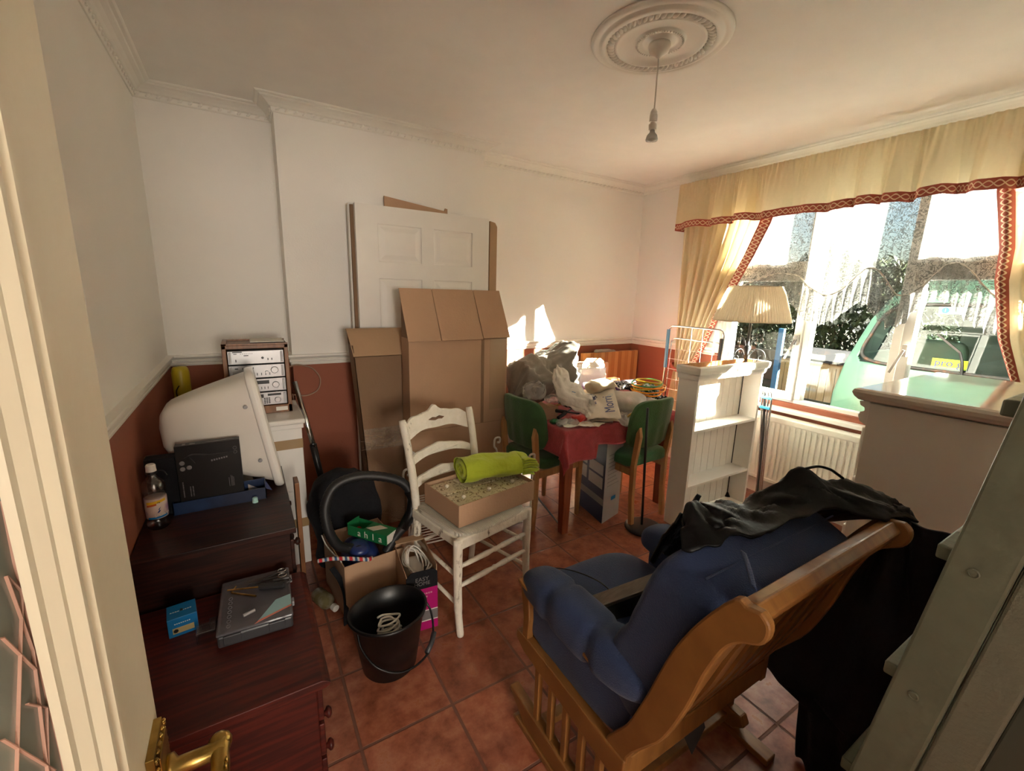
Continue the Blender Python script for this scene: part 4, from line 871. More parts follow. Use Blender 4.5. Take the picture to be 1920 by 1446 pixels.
tag(MB().box(.575, 1.40, 2.746, 2.764, 0, 1.90).build('cardboard_sheet', card2_m), 'brown cardboard sheet sandwiched at the left edge of the panelled door', 'cardboard')
m_ = MB(); m_.prism([(1.30, 0), (1.515, 0), (1.515, 1.87), (1.50, 1.893), (1.47, 1.90), (1.30, 1.90)], lambda p, s_: Vector((p[0], 2.752+.016*s_+.0, p[1])))
m_ = MB(); m_.prism([(1.456, 0), (1.512, 0), (1.512, 1.86), (1.497, 1.885), (1.456, 1.893)], lambda p, s_: Vector((p[0], 2.700+.05*s_, p[1]))); tag(m_.build('cardboard_sheet', cardin_m, bevel=.003), 'cardboard edging standing along the right side of the panelled door', 'cardboard')
m_ = MB(); m_.prism([(.79, 0), (1.20, 0), (1.20, 1.952), (1.185, 1.955), (1.18, 1.938), (.79, 1.982)], lambda p, s_: Vector((p[0], 2.812+.012*s_, p[1]))); tag(m_.build('cardboard_sheet', card_m), 'cardboard sheet poking up above the panelled door', 'cardboard')

ct = thing('tall_carton', 'tall upright cardboard carton with its top flap folded forward', 'box', (1.1, 2.44, 0))
MB().box(.775, 1.415, 2.368, 2.50, 0, 1.165).build('body', card_m, ct, bevel=.003)
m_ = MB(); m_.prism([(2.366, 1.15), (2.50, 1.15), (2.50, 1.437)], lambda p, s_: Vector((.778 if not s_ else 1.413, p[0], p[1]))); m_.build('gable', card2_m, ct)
for a, b in ((.768, .962), (.966, 1.232), (1.236, 1.422)):
    q = MB(); ya = 2.503; f0 = (ya, 1.440); f1 = (2.350, 1.150+(.006 if a > 1.2 else 0)); q.surf(lambda u, v: Vector((a+(b-a)*u, f0[0]+(f1[0]-f0[0])*v, f0[1]+(f1[1]-f0[1])*v+.004*sin(v*3)*sin(u*3.1))), 6, 8); q.build('flap', card_m, ct, thick=.004)
for z in (.62,): MB().box(.774, 1.416, 2.3665, 2.368, z-.001, z+.001).build('crease', card2_m, ct)
MB().box(1.23, 1.25, 2.3668, 2.368, .62, 1.15).build('crease', card2_m, ct)
MB().box(1.29, 1.40, 2.3665, 2.3675, .70, 1.15).build('tape_strip', tape_m, ct)
ct2 = thing('open_carton', 'darker open topped cardboard carton leaning behind the tall carton', 'box', (.8, 2.57, 0))
sh = lambda p: Vector((p[0]-.085*(p[2]/1.2)+.0, p[1], p[2]))
def sbox(x0, x1, y0, y1, z0, z1): 
    q = MB(); q.box(x0, x1, y0, y1, z0, z1)
    for v in q.bm.verts: v.co = sh(v.co)
    return q
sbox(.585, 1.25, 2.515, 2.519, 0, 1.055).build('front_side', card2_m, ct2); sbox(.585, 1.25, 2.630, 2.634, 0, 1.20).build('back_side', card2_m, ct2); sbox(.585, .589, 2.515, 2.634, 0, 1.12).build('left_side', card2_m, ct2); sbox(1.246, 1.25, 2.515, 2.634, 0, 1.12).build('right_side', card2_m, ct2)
q = MB(); q.surf(lambda u, v: sh((.580+.67*u, 2.505+.012*0+.125*(1-v), 1.205-.145*v**1.3)), 10, 8); q.build('flap', cardin_m, ct2, thick=.004)
q = MB(); q.surf(lambda u, v: sh((.588+.24*u, 2.5135-.0008*abs(noise.noise(Vector((u*9, v*9, 1)))), .50+.13*v)), 20, 14); q.build('tape_patch', film('scuffed_tape', (.45, .34, .24), .45, .15, 40), ct2)
q = MB(); random.seed(9)
for i in range(22):
    z = random.uniform(.03, .12); x = random.uniform(.60, .80); q.tube([(x, 2.505, z), (x+random.uniform(-.06, .06), 2.49, z+random.uniform(-.02, .03))], .0012, 4)
for i in range(14):
    z = random.uniform(.51, .60); x = random.uniform(.55, .72); q.tube([(x, 2.510, z), (x+random.uniform(-.06, .06), 2.508, z+random.uniform(-.015, .015))], .0009, 4)
q.build('frayed_strip', cardin_m, ct2)

# ---------------------------------------------------------------- vacuum carton, bucket and neighbours
def open_carton(name, label, c, sx, sy, h, rz, m, cat='box', th=.004):
    t = thing(name, label, cat, (c[0], c[1], 0), rz=rz)
    q = MB(); q.box(-sx, sx, -sy, sy, 0, th)
    q.build('bottom', m, t, local=True)
    for nm, a in (('front_side', (-sx, sx, -sy, -sy+th)), ('back_side', (-sx, sx, sy-th, sy)), ('left_side', (-sx, -sx+th, -sy, sy)), ('right_side', (sx-th, sx, -sy, sy))):
        MB().box(*a, th, h).build(nm, m, t, local=True)
    return t
vcarton = open_carton('open_carton', 'open cardboard carton holding the blue vacuum cleaner behind the bucket', (.395, 1.955), .135, .165, .265, R(6), card_m)
vac = thing('vacuum_cleaner', 'dark blue cylinder vacuum with a black looped hose sitting in the carton', 'vacuum cleaner', (.38, 1.92, .01))
MB().soft((.375, 1.915, .17), (.16, .25, .24), 3, 12).build('body', blue_pl, vac, smooth=True)
MB().soft((.36, 1.87, .285), (.09, .12, .05), 2.5, 8).build('upper_shell', blue_pl, vac, smooth=True)
hp = catmull([(.470, 1.83, .25), (.52, 1.84, .31), (.585, 1.84, .38), (.610, 1.86, .47), (.56, 1.88, .56), (.41, 1.90, .61), (.29, 1.90, .595), (.235, 1.88, .52), (.235, 1.86, .42), (.27, 1.86, .33), (.33, 1.87, .29)], 14)
MB().tube(hp, [.0205+.0018*(i % 2) for i in range(len(hp))], 12).build('hose', black_rub, vac, smooth=True)
MB().tube([(.555, 1.84, .343), (.60, 1.845, .41), (.615, 1.86, .47), (.60, 1.87, .51)], .0255, 12).build('hose_grip', black_pl, vac, smooth=True)
MB().tube([(.355+.025*cos(a), 1.845, .285+.022*sin(a)) for a in [2*pi*k/20 for k in range(20)]], .004, 6, closed=True).build('wheel_ring', black_pl, vac)
gb = thing('green_carton', 'white and green carton with big white letters on top of the vacuum', 'box', (.43, 1.91, .30), rz=R(36))
q = MB(); q.box(-.038, .038, -.11, .11, 0, .003); q.box(-.038, .038, -.11, -.107, 0, .048); q.box(-.038, .038, .107, .11, 0, .06); q.box(-.038, -.035, -.11, .11, 0, .05); q.box(.035, .038, -.11, .11, 0, .05); q.box(-.037, .037, -.11, .02, .046, .049); q.build('carton', green_m, gb, local=True)
MB().box(-.030, .032, -.1115, -.110, .003, .044).build('white_end', paper_m, gb, local=True)
for i, ch in enumerate('alha'): text('lettering', ch, .045, paper_m, gb, (-.0386, -.078+i*.040, .024), rx=(0, -1, 0), up=(0, 0, 1), local=True)
MB().prism([(-.026, -.03), (.02, -.075), (.026, -.03), (-.02, .015)], lambda p, s_: Vector((p[0], p[1], .0492+.001*s_))).build('paper_slip', paper2, gb, local=True)
tag(MB().soft((.375, 2.02, .295), (.07, .05, .03), 3, 8, amp=.008, sc=18).build('red_wrapper', red_m, smooth=True), 'crumpled red wrapper at the back of the vacuum carton', 'wrapper')
q = MB(); pts = catmull([(.185, 1.845, .287), (.24, 1.83, .290), (.31, 1.80, .285), (.375, 1.775, .275), (.40, 1.80, .26)], 10)
def rope_mat():
    m = mat('braided_red_white_blue', (.6, .6, .6), .8, bump=.5, bscale=200); n, l, b = NN(m); tc = n.new('ShaderNodeTexCoord'); s = n.new('ShaderNodeSeparateXYZ'); l.new(tc.outputs['Object'], s.inputs[0])
    k = mth(n, l, 'FRACT', mth(n, l, 'MULTIPLY_ADD', s.outputs[0], 26, 10)); cr = n.new('ShaderNodeValToRGB'); cr.color_ramp.interpolation = 'CONSTANT'; e = cr.color_ramp.elements
    e[0].color = (.55, .03, .04, 1); e[1].position = .33; e[1].color = (.6, .58, .55, 1); x = e.new(.55); x.color = (.03, .10, .22, 1); x = e.new(.8); x.color = (.55, .52, .5, 1); l.new(k, cr.inputs[0]); l.new(cr.outputs[0], b.inputs['Base Color']); return m
q.tube(pts, .0085, 10); tag(q.build('braided_rope', rope_mat(), smooth=True), 'red white and blue braided cord laid over the carton edge', 'cord')
tag(MB().tube(catmull([(.228, 2.03, .30), (.24, 1.98, .27), (.262, 1.90, .26), (.272, 1.84, .272), (.285, 1.79, .22), (.30, 1.80, .1)], 8), .003, 6).build('white_flex', white_plastic, smooth=True), 'thin white flex trailing down inside the left of the carton', 'cable')
tag(MB().soft((.37, 2.205, .27), (.33, .15, .53), 3.2, 16, amp=.028, sc=6, seed=3, flt=.003).build('black_bag', black_fab, smooth=True), 'slumped black bag behind the vacuum carton', 'bag')
ba = thing('black_strap', 'black webbing strap hanging outside the vacuum carton', 'strap', (.25, 1.80, 0))
q = MB(); q.surf(lambda u, v: Vector((.225+.05*v+.02*sin(v*4), 1.82-.07*v+.012*u, .25-.245*v)) + Vector((.022*u, 0, 0)), 3, 16); q.build('webbing', black_fab, ba, thick=.003)
fb = thing('floor_bottle', 'olive brown bottle lying on the floor beside the red chest', 'bottle', (.21, 1.90, .0))
M = Matrix.Translation((.185, 1.985, .036)) @ Matrix.Rotation(R(-68), 4, 'Z') @ Matrix.Rotation(pi/2, 4, 'Y')
MB().lathe([(0, 0), (.028, 0), (.034, .008), (.034, .09), (.026, .105), (.014, .12), (.012, .135)], (0, 0, 0), 24, M=M).build('body', mat('olive_liquid', (.13, .11, .05), .25, col2=(.25, .22, .16), nscale=20), fb, smooth=True)
MB().lathe([(0, .135), (.015, .135), (.015, .158), (0, .160)], (0, 0, 0), 20, M=M).build('cap', white_plastic, fb)
bk = thing('bucket', 'black plastic bucket with carry handle holding white cable', 'bucket', (.375, 1.43, 0))
def brow(z, k=1.0, lip=0):
    t_ = z/.275; a = (.098+.038*t_)*k+lip; b_ = (.088+.034*t_)*k+lip
    def f(th):
        c_, s_ = cos(th), sin(th); r = 1+.10*max(0, cos(th-pi*.78))**6
        return Vector((.383+a*c_*r*cos(.35)-b_*s_*r*sin(.35), 1.465+a*c_*r*sin(.35)+b_*s_*r*cos(.35), z*.905))
    return f
q = MB(); prof_ = [(0.0, .0, 0), (0, .95, 0), (.004, 1, 0), (.10, 1, 0), (.255, 1, 0), (.255, 1, .008), (.270, 1, .010), (.275, 1, .006), (.272, 1, 0), (.20, 1, -.004), (.012, 1, -.004), (.010, 0, 0)]
rows_ = [[q.bm.verts.new(brow(z, k, lip)(2*pi*i/56)) for i in range(56)] for z, k, lip in prof_]
for A, B in zip(rows_, rows_[1:]):
    for i in range(56): q._face([A[i], A[(i+1) % 56], B[(i+1) % 56], B[i]])
q.build('pail', black_pl, bk, smooth=True, recalc=True)
MB().tube(catmull([(.52, 1.50, .225), (.545, 1.46, .17), (.525, 1.39, .115), (.47, 1.335, .09), (.38, 1.315, .09), (.30, 1.335, .13), (.26, 1.39, .18), (.255, 1.43, .225)], 8), .0042, 8).build('bail_handle', black_pl, bk, smooth=True)
MB().tube([(.535, 1.402, .123), (.515, 1.375, .107), (.485, 1.348, .094)], .010, 10).build('hand_grip', dkgrey, bk, smooth=True)
random.seed(21); cb = []
for i in range(46): a = i*.9; cb.append((.378+.042*cos(a)*random.uniform(.5, 1.2), 1.475+.030*sin(a)*random.uniform(.5, 1.2), .085+.0026*i+random.uniform(-.008, .008)))
tag(MB().tube(catmull(cb, 5), .0042, 7).build('coiled_cable', white_plastic, smooth=True), 'bundle of white cable lying in the black bucket', 'cable')
# long narrow retail carton
eh = thing('retail_carton', 'long open carton with black and magenta EASY HOME print beside the bucket', 'box', (.562, 1.70, 0), rz=R(-6))
q = MB(); q.box(-.065, .065, -.13, .13, 0, .003); q.box(-.065, -.062, -.13, .13, 0, .27); q.box(.062, .065, -.13, .13, 0, .30); q.box(-.065, .065, .127, .13, 0, .30); q.build('carton', card_m, eh, local=True)
MB().box(-.066, .066, -.133, -.130, .095, .200).build('magenta_panel', magenta_m, eh, local=True); MB().box(-.066, .066, -.133, -.130, .045, .090).build('grey_panel', gy, eh, local=True); MB().box(-.066, .066, -.133, -.130, 0, .040).build('magenta_strip', magenta_m, eh, local=True); MB().box(-.066, .066, -.1325, -.130, .040, .095).build('white_strip', paper_m, eh, local=True)
MB().prism([(-.066, .200), (.066, .200), (.066, .268), (.050, .285), (-.045, .285), (-.066, .262)], lambda p, s_: Vector((p[0], -.133+.003*s_-.0, p[1]))).build('black_flap', black_fab, eh, local=True)
text('lettering', 'EASY', .026, gy, eh, (0, -.1338, .246), rx=(1, 0, 0), local=True); text('lettering', 'HOME', .024, gy, eh, (0, -.1338, .225), rx=(1, 0, 0), local=True)
q = MB()
for zz, n_ in ((.172, 9), (.156, 7)):
    for i in range(n_): q.box(-.045+i*.010, -.038+i*.010, -.1338, -.133, zz, zz+.007)
q.build('fine_print', mat('pink_print', (.55, .25, .32), .5), eh, local=True)
MB().box(-.064, .064, .085, .127, .296, .300).build('back_flap', cardin_m, eh, local=True)
el = thing('extension_lead', 'white extension lead with looped cable in the magenta carton', 'extension lead', (.562, 1.70, .02))
MB().soft((.560, 1.70, .185), (.075, .15, .12), 4, 8, M=Matrix.Rotation(R(-6), 4, 'Z')).build('socket_block', white_plastic, el, smooth=True)
q = MB()
for k in range(5):
    q.tube([(.557+(.034+.003*k)*cos(a)+.006*k-.01, 1.70+.075*sin(a)-.01*k, .245+.016*sin(a*2+k)+.035*max(0, sin(a))+.003*k) for a in [2*pi*i/28 for i in range(28)]], .0038, 6, closed=True)
q.build('cable', white_plastic, el, smooth=True)
MB().box(.575, .600, 1.60, 1.625, .225, .265).build('plug', black_pl, el, bevel=.004)

# ---------------------------------------------------------------- distressed white chair with its load
ch = thing('ladderback_chair', 'distressed white ladder back chair with rush seat and a carton on it', 'chair', (.832, 1.69, 0), rz=R(12.9))
for sx in (-1, 1):
    x = sx*.205
    MB().tube(catmull([(x, -.19, 0), (x*1.0, -.175, .10), (x, -.17, .25), (x, -.172, .44)], 6), [.014]+[.016]*6+[.018]*6+[.020]*6, 10).build('front_leg', dist_m, ch, smooth=True, local=True)
    MB().tube(catmull([(x*.86, .21, 0), (x*.86, .185, .22), (x*.88, .18, .45), (x*.92, .215, .68), (x*.95, .262, .845)], 6), [.016]*6+[.019]*12+[.018]*6+[.015], 10).build('back_post', dist_m, ch, smooth=True, local=True)
    for z in (.14, .27): MB().tube([(x, -.17, z), (x*.87, .19, z)], .0085, 8).build('side_stretcher', dist_m, ch, smooth=True, local=True)
for z in (.225, .315): MB().tube([(-.205, -.172, z), (-.16, -.172, z), (-.05, -.172, z), (-.012, -.172, z), (0, -.172, z), (.012, -.172, z), (.05, -.172, z), (.16, -.172, z), (.205, -.172, z)], [.007, .010, .0125, .009, .013, .009, .0125, .010, .007], 12).build('front_stretcher', dist_m, ch, smooth=True, local=True)
MB().tube([(-.176, .19, .25), (.176, .19, .25)], .008, 8).build('back_stretcher', dist_m, ch, smooth=True, local=True)
MB().box(-.205, .205, -.185, -.155, .395, .445).box(-.18, .18, .165, .195, .395, .44).box(-.205, -.178, -.17, .18, .395, .44).box(.178, .205, -.17, .18, .395, .44).build('seat_rail', dist_m, ch, bevel=.008, local=True)
MB().soft((0, 0, .445), (.40, .37, .035), 6, 14, fn=lambda v: v+Vector((0, 0, -.010*(1-(v.x/.2)**2)))).build('rush_seat', rush_m, ch, smooth=True, local=True)
def rail(name, z0, lift, h, scal):
    q = MB(); n_ = 40
    def yb(z): return .18+.23*max(0, z-.45)**1.2*1.05
    up, dn = [], []
    for i in range(n_+1):
        x = -.175+.35*i/n_; t_ = abs(x)/.175; top = z0+h/2+lift*(1-t_**2)+scal*(cos(x*2*pi/.14)*.4+cos(x*2*pi/.07)*.15)*(1-t_*.3)+(.012*math.exp(-(x/.022)**2) if scal > .008 else 0); bot = z0-h/2+lift*.75*(1-t_**2)-scal*.25*cos(x*2*pi/.175)
        up.append((x, top)); dn.append((x, bot))
    q.prism(up+dn[::-1], lambda p, s_: Vector((p[0], yb(p[1])+.004+.016*s_+.02*(1-(p[0]/.18)**2), p[1]))); return q.build(name, dist_m, ch, local=True, bevel=.003)
rail('crest_rail', .785, .040, .075, .016); rail('back_slat', .645, .035, .034, .007); rail('back_slat', .535, .035, .034, .007)
MB().prism([(-.045, .818), (-.02, .826), (0, .822), (.02, .828), (.045, .820), (.03, .812), (.01, .815), (-.01, .810), (-.03, .814)], lambda p, s_: Vector((p[0], .292+.0-.012*s_-.012, p[1]))).build('carved_motif', mat('bare_brown_wood', (.17, .085, .045), .7), ch, local=True)
cc = Vector((.885, 1.70)); ang = R(9)
tt = thing('shallow_carton', 'shallow open carton of floral tiles resting on the white chair', 'box', (cc.x, cc.y, .462), rz=ang)
q = MB(); q.box(-.213, .213, -.140, .140, 0, .004); q.build('bottom', card_m, tt, local=True)
for nm, a in (('front_side', (-.213, .213, -.143, -.139)), ('back_side', (-.213, .213, .139, .143)), ('left_side', (-.213, -.209, -.14, .14)), ('right_side', (.209, .213, -.14, .14))): MB().box(*a, 0, .098).build(nm, card_m, tt, local=True)
MB().prism([(.10, -.1445), (.20, -.1445), (.20, -.1445)], lambda p, s_: Vector((p[0], p[1], .02+.01*s_))) if False else None
MB().beam((.10, -.1436, .096), (.205, -.1436, .012), .003, .0012, up=(0, 1, 0)).build('corner_tape', cardin_m, tt, local=True)
def floral():
    m = mat('floral_cream', (.62, .55, .38), .35); n, l, b = NN(m); tc = n.new('ShaderNodeTexCoord'); v = n.new('ShaderNodeTexNoise'); v.inputs['Scale'].default_value = 60; v.inputs['Distortion'].default_value = 1.5; l.new(tc.outputs['Object'], v.inputs[0])
    cr = n.new('ShaderNodeValToRGB'); cr.color_ramp.elements[0].position = .55; cr.color_ramp.elements[0].color = (.62, .55, .38, 1); cr.color_ramp.elements[1].position = .6; cr.color_ramp.elements[1].color = (.20, .13, .05, 1); l.new(v.outputs['Fac'], cr.inputs[0]); l.new(cr.outputs[0], b.inputs['Base Color']); return m
flo = floral(); names = ['left rear', 'left front', 'second pair rear', 'second pair front', 'under the lime cloth rear', 'under the lime cloth front']
proto = None
for i in range(6):
    ix, iy = i//2, i % 2; lx_, ly_ = -.139+ix*.139, .068-iy*.136
    p_ = Matrix.Rotation(ang, 2) @ Vector((lx_, ly_))
    lab_ = ['floral cream tile with knob, rear tile at the left end of the chair carton', 'floral cream tile with knob, front tile at the left end of the chair carton', 'floral cream tile with knob, rear tile in the middle beside the lime cloth', 'floral cream tile with knob, front tile in the middle beside the lime cloth', 'floral cream tile mostly under the lime cloth, rear', 'floral cream tile mostly under the lime cloth, front'][i]
    if proto is None:
        proto = thing('floral_tile', lab_, 'tile', (cc.x+p_.x, cc.y+p_.y, .467), rz=ang, group='floral tiles in the chair carton')
        MB().box(-.067, .067, -.065, .065, 0, .078).build('block', flo, proto, bevel=.004, local=True); MB().lathe([(.007, .078), (.007, .082), (.011, .086), (.008, .093), (0, .095)], (0, 0, 0), 16).build('knob', ceramic_m, proto, smooth=True, local=True)
    else:
        o = proto.copy(); C.objects.link(o); o.location = (cc.x+p_.x, cc.y+p_.y, .467); o['label'] = lab_
        for c_ in list(proto.children): k_ = c_.copy(); C.objects.link(k_); k_.parent = o
# rolled lime cloth
lm = thing('lime_cloth', 'rolled lime green cloth lying on the carton on the white chair', 'cloth', (.97, 1.73, .562))
def roll(u, v):
    a = 2*pi*v; L_ = -.145+.29*u; ry = .082*(1-.08*(2*u-1)**2); rz_ = .058*(1-.15*u); w_ = noise.noise(Vector((u*4, cos(a)*2, sin(a)*2)))*.009+.004*sin(a*3+u*9)
    s_ = 1 if u < .97 else .8
    return Vector((.955+L_*cos(R(-4))-(ry*cos(a)*s_+w_)*sin(R(-4))*-1*0, 1.735+L_*sin(R(-10))+(ry+w_)*cos(a)*s_, .615+(rz_+w_)*sin(a)*s_-.0))
q = MB(); q.surf(roll, 40, 40); q.build('outer_wrap', lime_m, lm, smooth=True)
for k in range(9):
    zz = .578+k*.0088; q = MB(); off_ = .030*sin(pi*k/8)
    q.surf(lambda u, v: Vector((1.085+.06*u*1.0+off_*u+.004*sin(v*9+k), 1.64+.125*v-.01*u, zz+.004*sin(v*8+k*1.7)+.006*sin(u*5)*u)), 8, 18); q.build('folded_layer', lime_m, lm, smooth=True, thick=.006)
for x0 in (.812, 1.098): 
    q = MB(); q.surf(lambda u, v: Vector((x0+(.006 if x0 > 1 else -.006)*sin(u*12), 1.735-(x0-.955)*.176+.066*u*cos(2*pi*v), .615+.046*u*sin(2*pi*v))), 10, 30); q.build('roll_end', lime_m, lm, smooth=True)

# white scroll-topped wire rack behind the chair
wr = thing('wire_rack', 'white wire rack with scrolled post tops behind the white chair', 'rack', (1.0, 2.12, 0))
posts = [(.655, 2.06, .50, 1), (1.385, 2.00, .475, 1), (1.285, 2.24, .52, 1), (.745, 2.28, .50, -1)]
for x, y, h, s_ in posts:
    MB().tube(catmull([(x, y, 0), (x, y, h*.6), (x-.004*s_, y, h-.06), (x-.024*s_, y, h-.02), (x-.018*s_, y, h+.028), (x+.012*s_, y, h+.03), (x+.014*s_, y, h+.002), (x-.004*s_, y, h+.002)], 7), .0065, 8).build('scroll_post', white_metal, wr, smooth=True)
for z in (.09, .26):
    for i in range(9):
        t_ = i/8; a = Vector((.655, 2.06, z)).lerp(Vector((.745, 2.28, z)), t_); b_ = Vector((1.385, 2.0, z)).lerp(Vector((1.285, 2.24, z)), t_)
        MB().tube([a, b_], .0042 if i in (0, 8) else .0028, 6).build('shelf_wire', white_metal, wr)
    for (a, b_) in (((.655, 2.06, z), (.745, 2.28, z)), ((1.385, 2.0, z), (1.285, 2.24, z))): MB().tube([a, b_], .0042, 6).build('side_rail', white_metal, wr)

# ---------------------------------------------------------------- glider rocking chair
gl_ = thing('glider_chair', 'pine glider rocking chair with navy blue cushions in the foreground', 'chair', (1.0, .72, 0))
SF = [(.343, .918), (.365, .918), (.421, .833), (.473, .723), (.514, .595), (.537, .526), (.570, .440), (.624, .351), (.64, .30)]
SBk = [(.56, .262), (.557, .352), (.505, .44), (.467, .504), (.424, .625), (.398, .726), (.370, .805), (.345, .840), (.312, .862), (.301, .885), (.303, .908), (.318, .922)]
outl = [(p.x, p.y) for p in catmull([(a, b, 0) for a, b in SF], 3)] + [(p.x, p.y) for p in catmull([(a, b, 0) for a, b in SBk], 3)]
for x in (.690, 1.290): MB().prism(outl, lambda p, s_: Vector((x+.022*s_, p[0], p[1]))).build('side_scroll', orwood, gl_, bevel=.005)
MB().prism([(.318, .900), (.336, .918), (.362, .912), (.350, .888), (.325, .878)], lambda p, s_: Vector((.712 if not s_ else 1.29, p[0], p[1]))).build('top_rail', orwood, gl_, bevel=.004)
MB().prism([(.56, .27), (.60, .27), (.60, .34), (.56, .34)], lambda p, s_: Vector((.712 if not s_ else 1.29, p[0], p[1]))).build('seat_back_rail', orwood, gl_, bevel=.003)
for i in range(7):
    x = .745+i*.081; q = MB(); a = [(.345, .895), (.385, .80), (.425, .70), (.465, .58), (.51, .47), (.575, .33)]
    q.surf(lambda u, v: Vector((x+.042*u, interp([(1-k/5, p[0]) for k, p in enumerate(a)], v), interp([(1-k/5, p[1]) for k, p in enumerate(a)], v))), 2, 20); q.build('back_slat', orwood, gl_, thick=.012)
for x in (.690, 1.290):
    s_ = 1 if x > 1 else -1
    MB().prism([(.56, .26), (.64, .262), (1.0, .292), (1.045, .315), (1.045, .345), (1.0, .350), (.62, .338), (.56, .34)], lambda p, k: Vector((x-.004+.030*k, p[0], p[1]))).build('seat_rail', orwood, gl_, bevel=.004)
    MB().prism([(.62, .02), (.98, .02), (1.07, .085), (1.075, .10), (.98, .095), (.60, .085), (.585, .055)], lambda p, k: Vector((x-.006+.036*k, p[0], p[1]))).build('base_rail', orwood, gl_, bevel=.005)
    MB().prism([(.50, .0), (1.02, .0), (1.04, .012), (1.02, .022), (.50, .022)], lambda p, k: Vector((x-.012+.048*k, p[0], p[1]))).build('floor_rail', orwood, gl_, bevel=.003)
    for y in (.93, .86, .79, .72, .65):
        MB().box(x+.002, x+.020, y-.011, y+.011, .085, .285).build('spindle', orwood, gl_, bevel=.003)
    q = MB(); q.prism([(.985, .34), (1.015, .34), (1.012, .42), (1.03, .50), (1.035, .545), (.99, .555), (.985, .50), (.978, .42)], lambda p, k: Vector((x-.002+.024*k, p[0], p[1]))); q.build('arm_post', orwood, gl_, bevel=.004)
    MB().prism([(.64, .515), (1.02, .535), (1.03, .545), (1.02, .552), (.64, .532)], lambda p, k: Vector((x-.018+.060*k, p[0], p[1]))).build('armrest', orwood, gl_, bevel=.005)
for y in (.66, .94): MB().box(.708, 1.29, y-.018, y+.018, .035, .06).build('cross_bar', orwood, gl_, bevel=.003)
MB().box(.708, 1.29, 1.00, 1.03, .285, .335).build('front_rail', orwood, gl_, bevel=.003)
MB().tube([(.83, 1.02, .31), (.83, .62, .29)], .01, 8).build('seat_bar', orwood, gl_); MB().tube([(1.17, 1.02, .31), (1.17, .62, .29)], .01, 8).build('seat_bar', orwood, gl_)
# cushions
def seatfn(v): return v+Vector((0, 0, .012*cos(v.x*5)*cos(v.y*4)+(-.035 if 0 else 0)))
sc_ = MB().soft((.985, .86, .395), (.535, .55, .125), 4.5, 22, amp=.006, sc=4, seed=1, fn=lambda v: v+Vector((0, 0, .02*(1-(v.x/.27)**2)*(1-(v.y/.28)**2)-.03*max(0, (v.y-.18)/.1)**2*.3))).build('seat_cushion', navy_m, gl_, smooth=True)
th = math.atan2(.385, .92); Mb = Matrix.Rotation(th, 4, 'X')
bkc = MB().soft((.994, .545, .660), (.578, .165, .50), 8, 32, M=Mb, amp=.007, sc=4, seed=2, fn=lambda v: Vector((v.x, v.y*(1-.10*math.exp(-((v.z+.02)/.03)**2))*(1+.12*math.exp(-((v.z-.17)/.06)**2)), v.z))).build('back_cushion', navy_m, gl_, smooth=True)
MB().soft((1.0, .625, .495), (.545, .125, .165), 3.4, 16, M=Mb, amp=.006, sc=5, seed=3).build('lumbar_cushion', navy_m, gl_, smooth=True)
q = MB(); q.tube([Mb @ Vector((x, -.002, .2505))+Vector((.994, .545, .660)) for x in [-.262+.524*i/20 for i in range(21)]], .0022, 6); q.build('piping', navy_m, bkc)
def armc(cx, seed, nm):
    def f(v):
        yy = v.y; k = 1
        for s_ in (-.085, .085): k -= .16*math.exp(-((yy-s_)/.012)**2)
        return Vector((v.x*k, v.y, v.z*k + (-.02*max(0, (yy-.15)/.1)**2)))
    return MB().soft((cx, .785, .545), (.130, .515, .125), 3, 26, amp=.005, sc=6, seed=seed, fn=f).build(nm, navy_m, gl_, smooth=True)
armc(.728, 5, 'arm_cushion'); armc(1.272, 6, 'arm_cushion')
for cx in (.722, 1.285):
    MB().soft((cx, .80, .432), (.034, .44, .185), 4, 18, amp=.004, sc=7, seed=8).build('arm_pocket', navy_m, gl_, smooth=True)
q = MB(); q.surf(lambda u, v: Vector((.835-.100*v+.004*u, .430-.080*v+.014*u, .922+.004*v+.004*sin(pi*v))), 3, 14); q.build('tie_strap', navy_m, gl_, smooth=True, thick=.003)
q = MB(); q.prism([(.965, .30), (1.03, .295), (1.085, .165), (1.035, .095), (.985, .19)], lambda p, s_: Vector((p[0], .60+.002*s_, p[1]))); part(q.build('fabric_tab', glove, gl_), 'grey fabric tab hanging below the seat')
# things on the glider
fp = thing('flat_black_case', 'flat black case with a grey brown edge strip standing on the glider seat', 'case', (1.0, .78, .46))
Mc = Matrix.Rotation(R(-14), 4, 'Z'); 
q = MB(); q.prism([(-.20, 0), (.20, 0), (.20, .125), (-.20, .055)], lambda p, s_: Mc @ Vector((p[0], .0+.05*s_, p[1]))+Vector((1.0, .775, .460))); q.build('case', black_fab, fp)
q = MB(); q.beam(Mc @ Vector((-.205, .025, .060))+Vector((1.0, .775, .460)), Mc @ Vector((.205, .025, .132))+Vector((1.0, .775, .460)), .052, .012); q.build('edge_strip', mat('grey_brown_strip', (.13, .10, .075), .45, col2=(.09, .07, .05), nscale=12, nstretch=(1, 8, 8)), fp, bevel=.002)
tag(MB().tube(catmull([(.80, 1.075, .475), (.79, 1.09, .50), (.84, 1.075, .500), (.90, 1.02, .500), (.945, .94, .492), (.945, .87, .482), (.915, .83, .475)], 8), .0022, 6).build('thin_cord', black_rub, smooth=True), 'thin black cord lying across the navy seat cushion', 'cord')
lj = thing('leather_jacket', 'black leather jacket bundled over the top of the glider back', 'jacket', (1.08, .50, .90))
ridge = [(.800, .56, .950), (.86, .565, .962), (.93, .56, .950), (1.02, .55, .930), (1.10, .54, .960), (1.18, .50, .995), (1.25, .465, .975), (1.33, .40, .945), (1.39, .345, .922)]
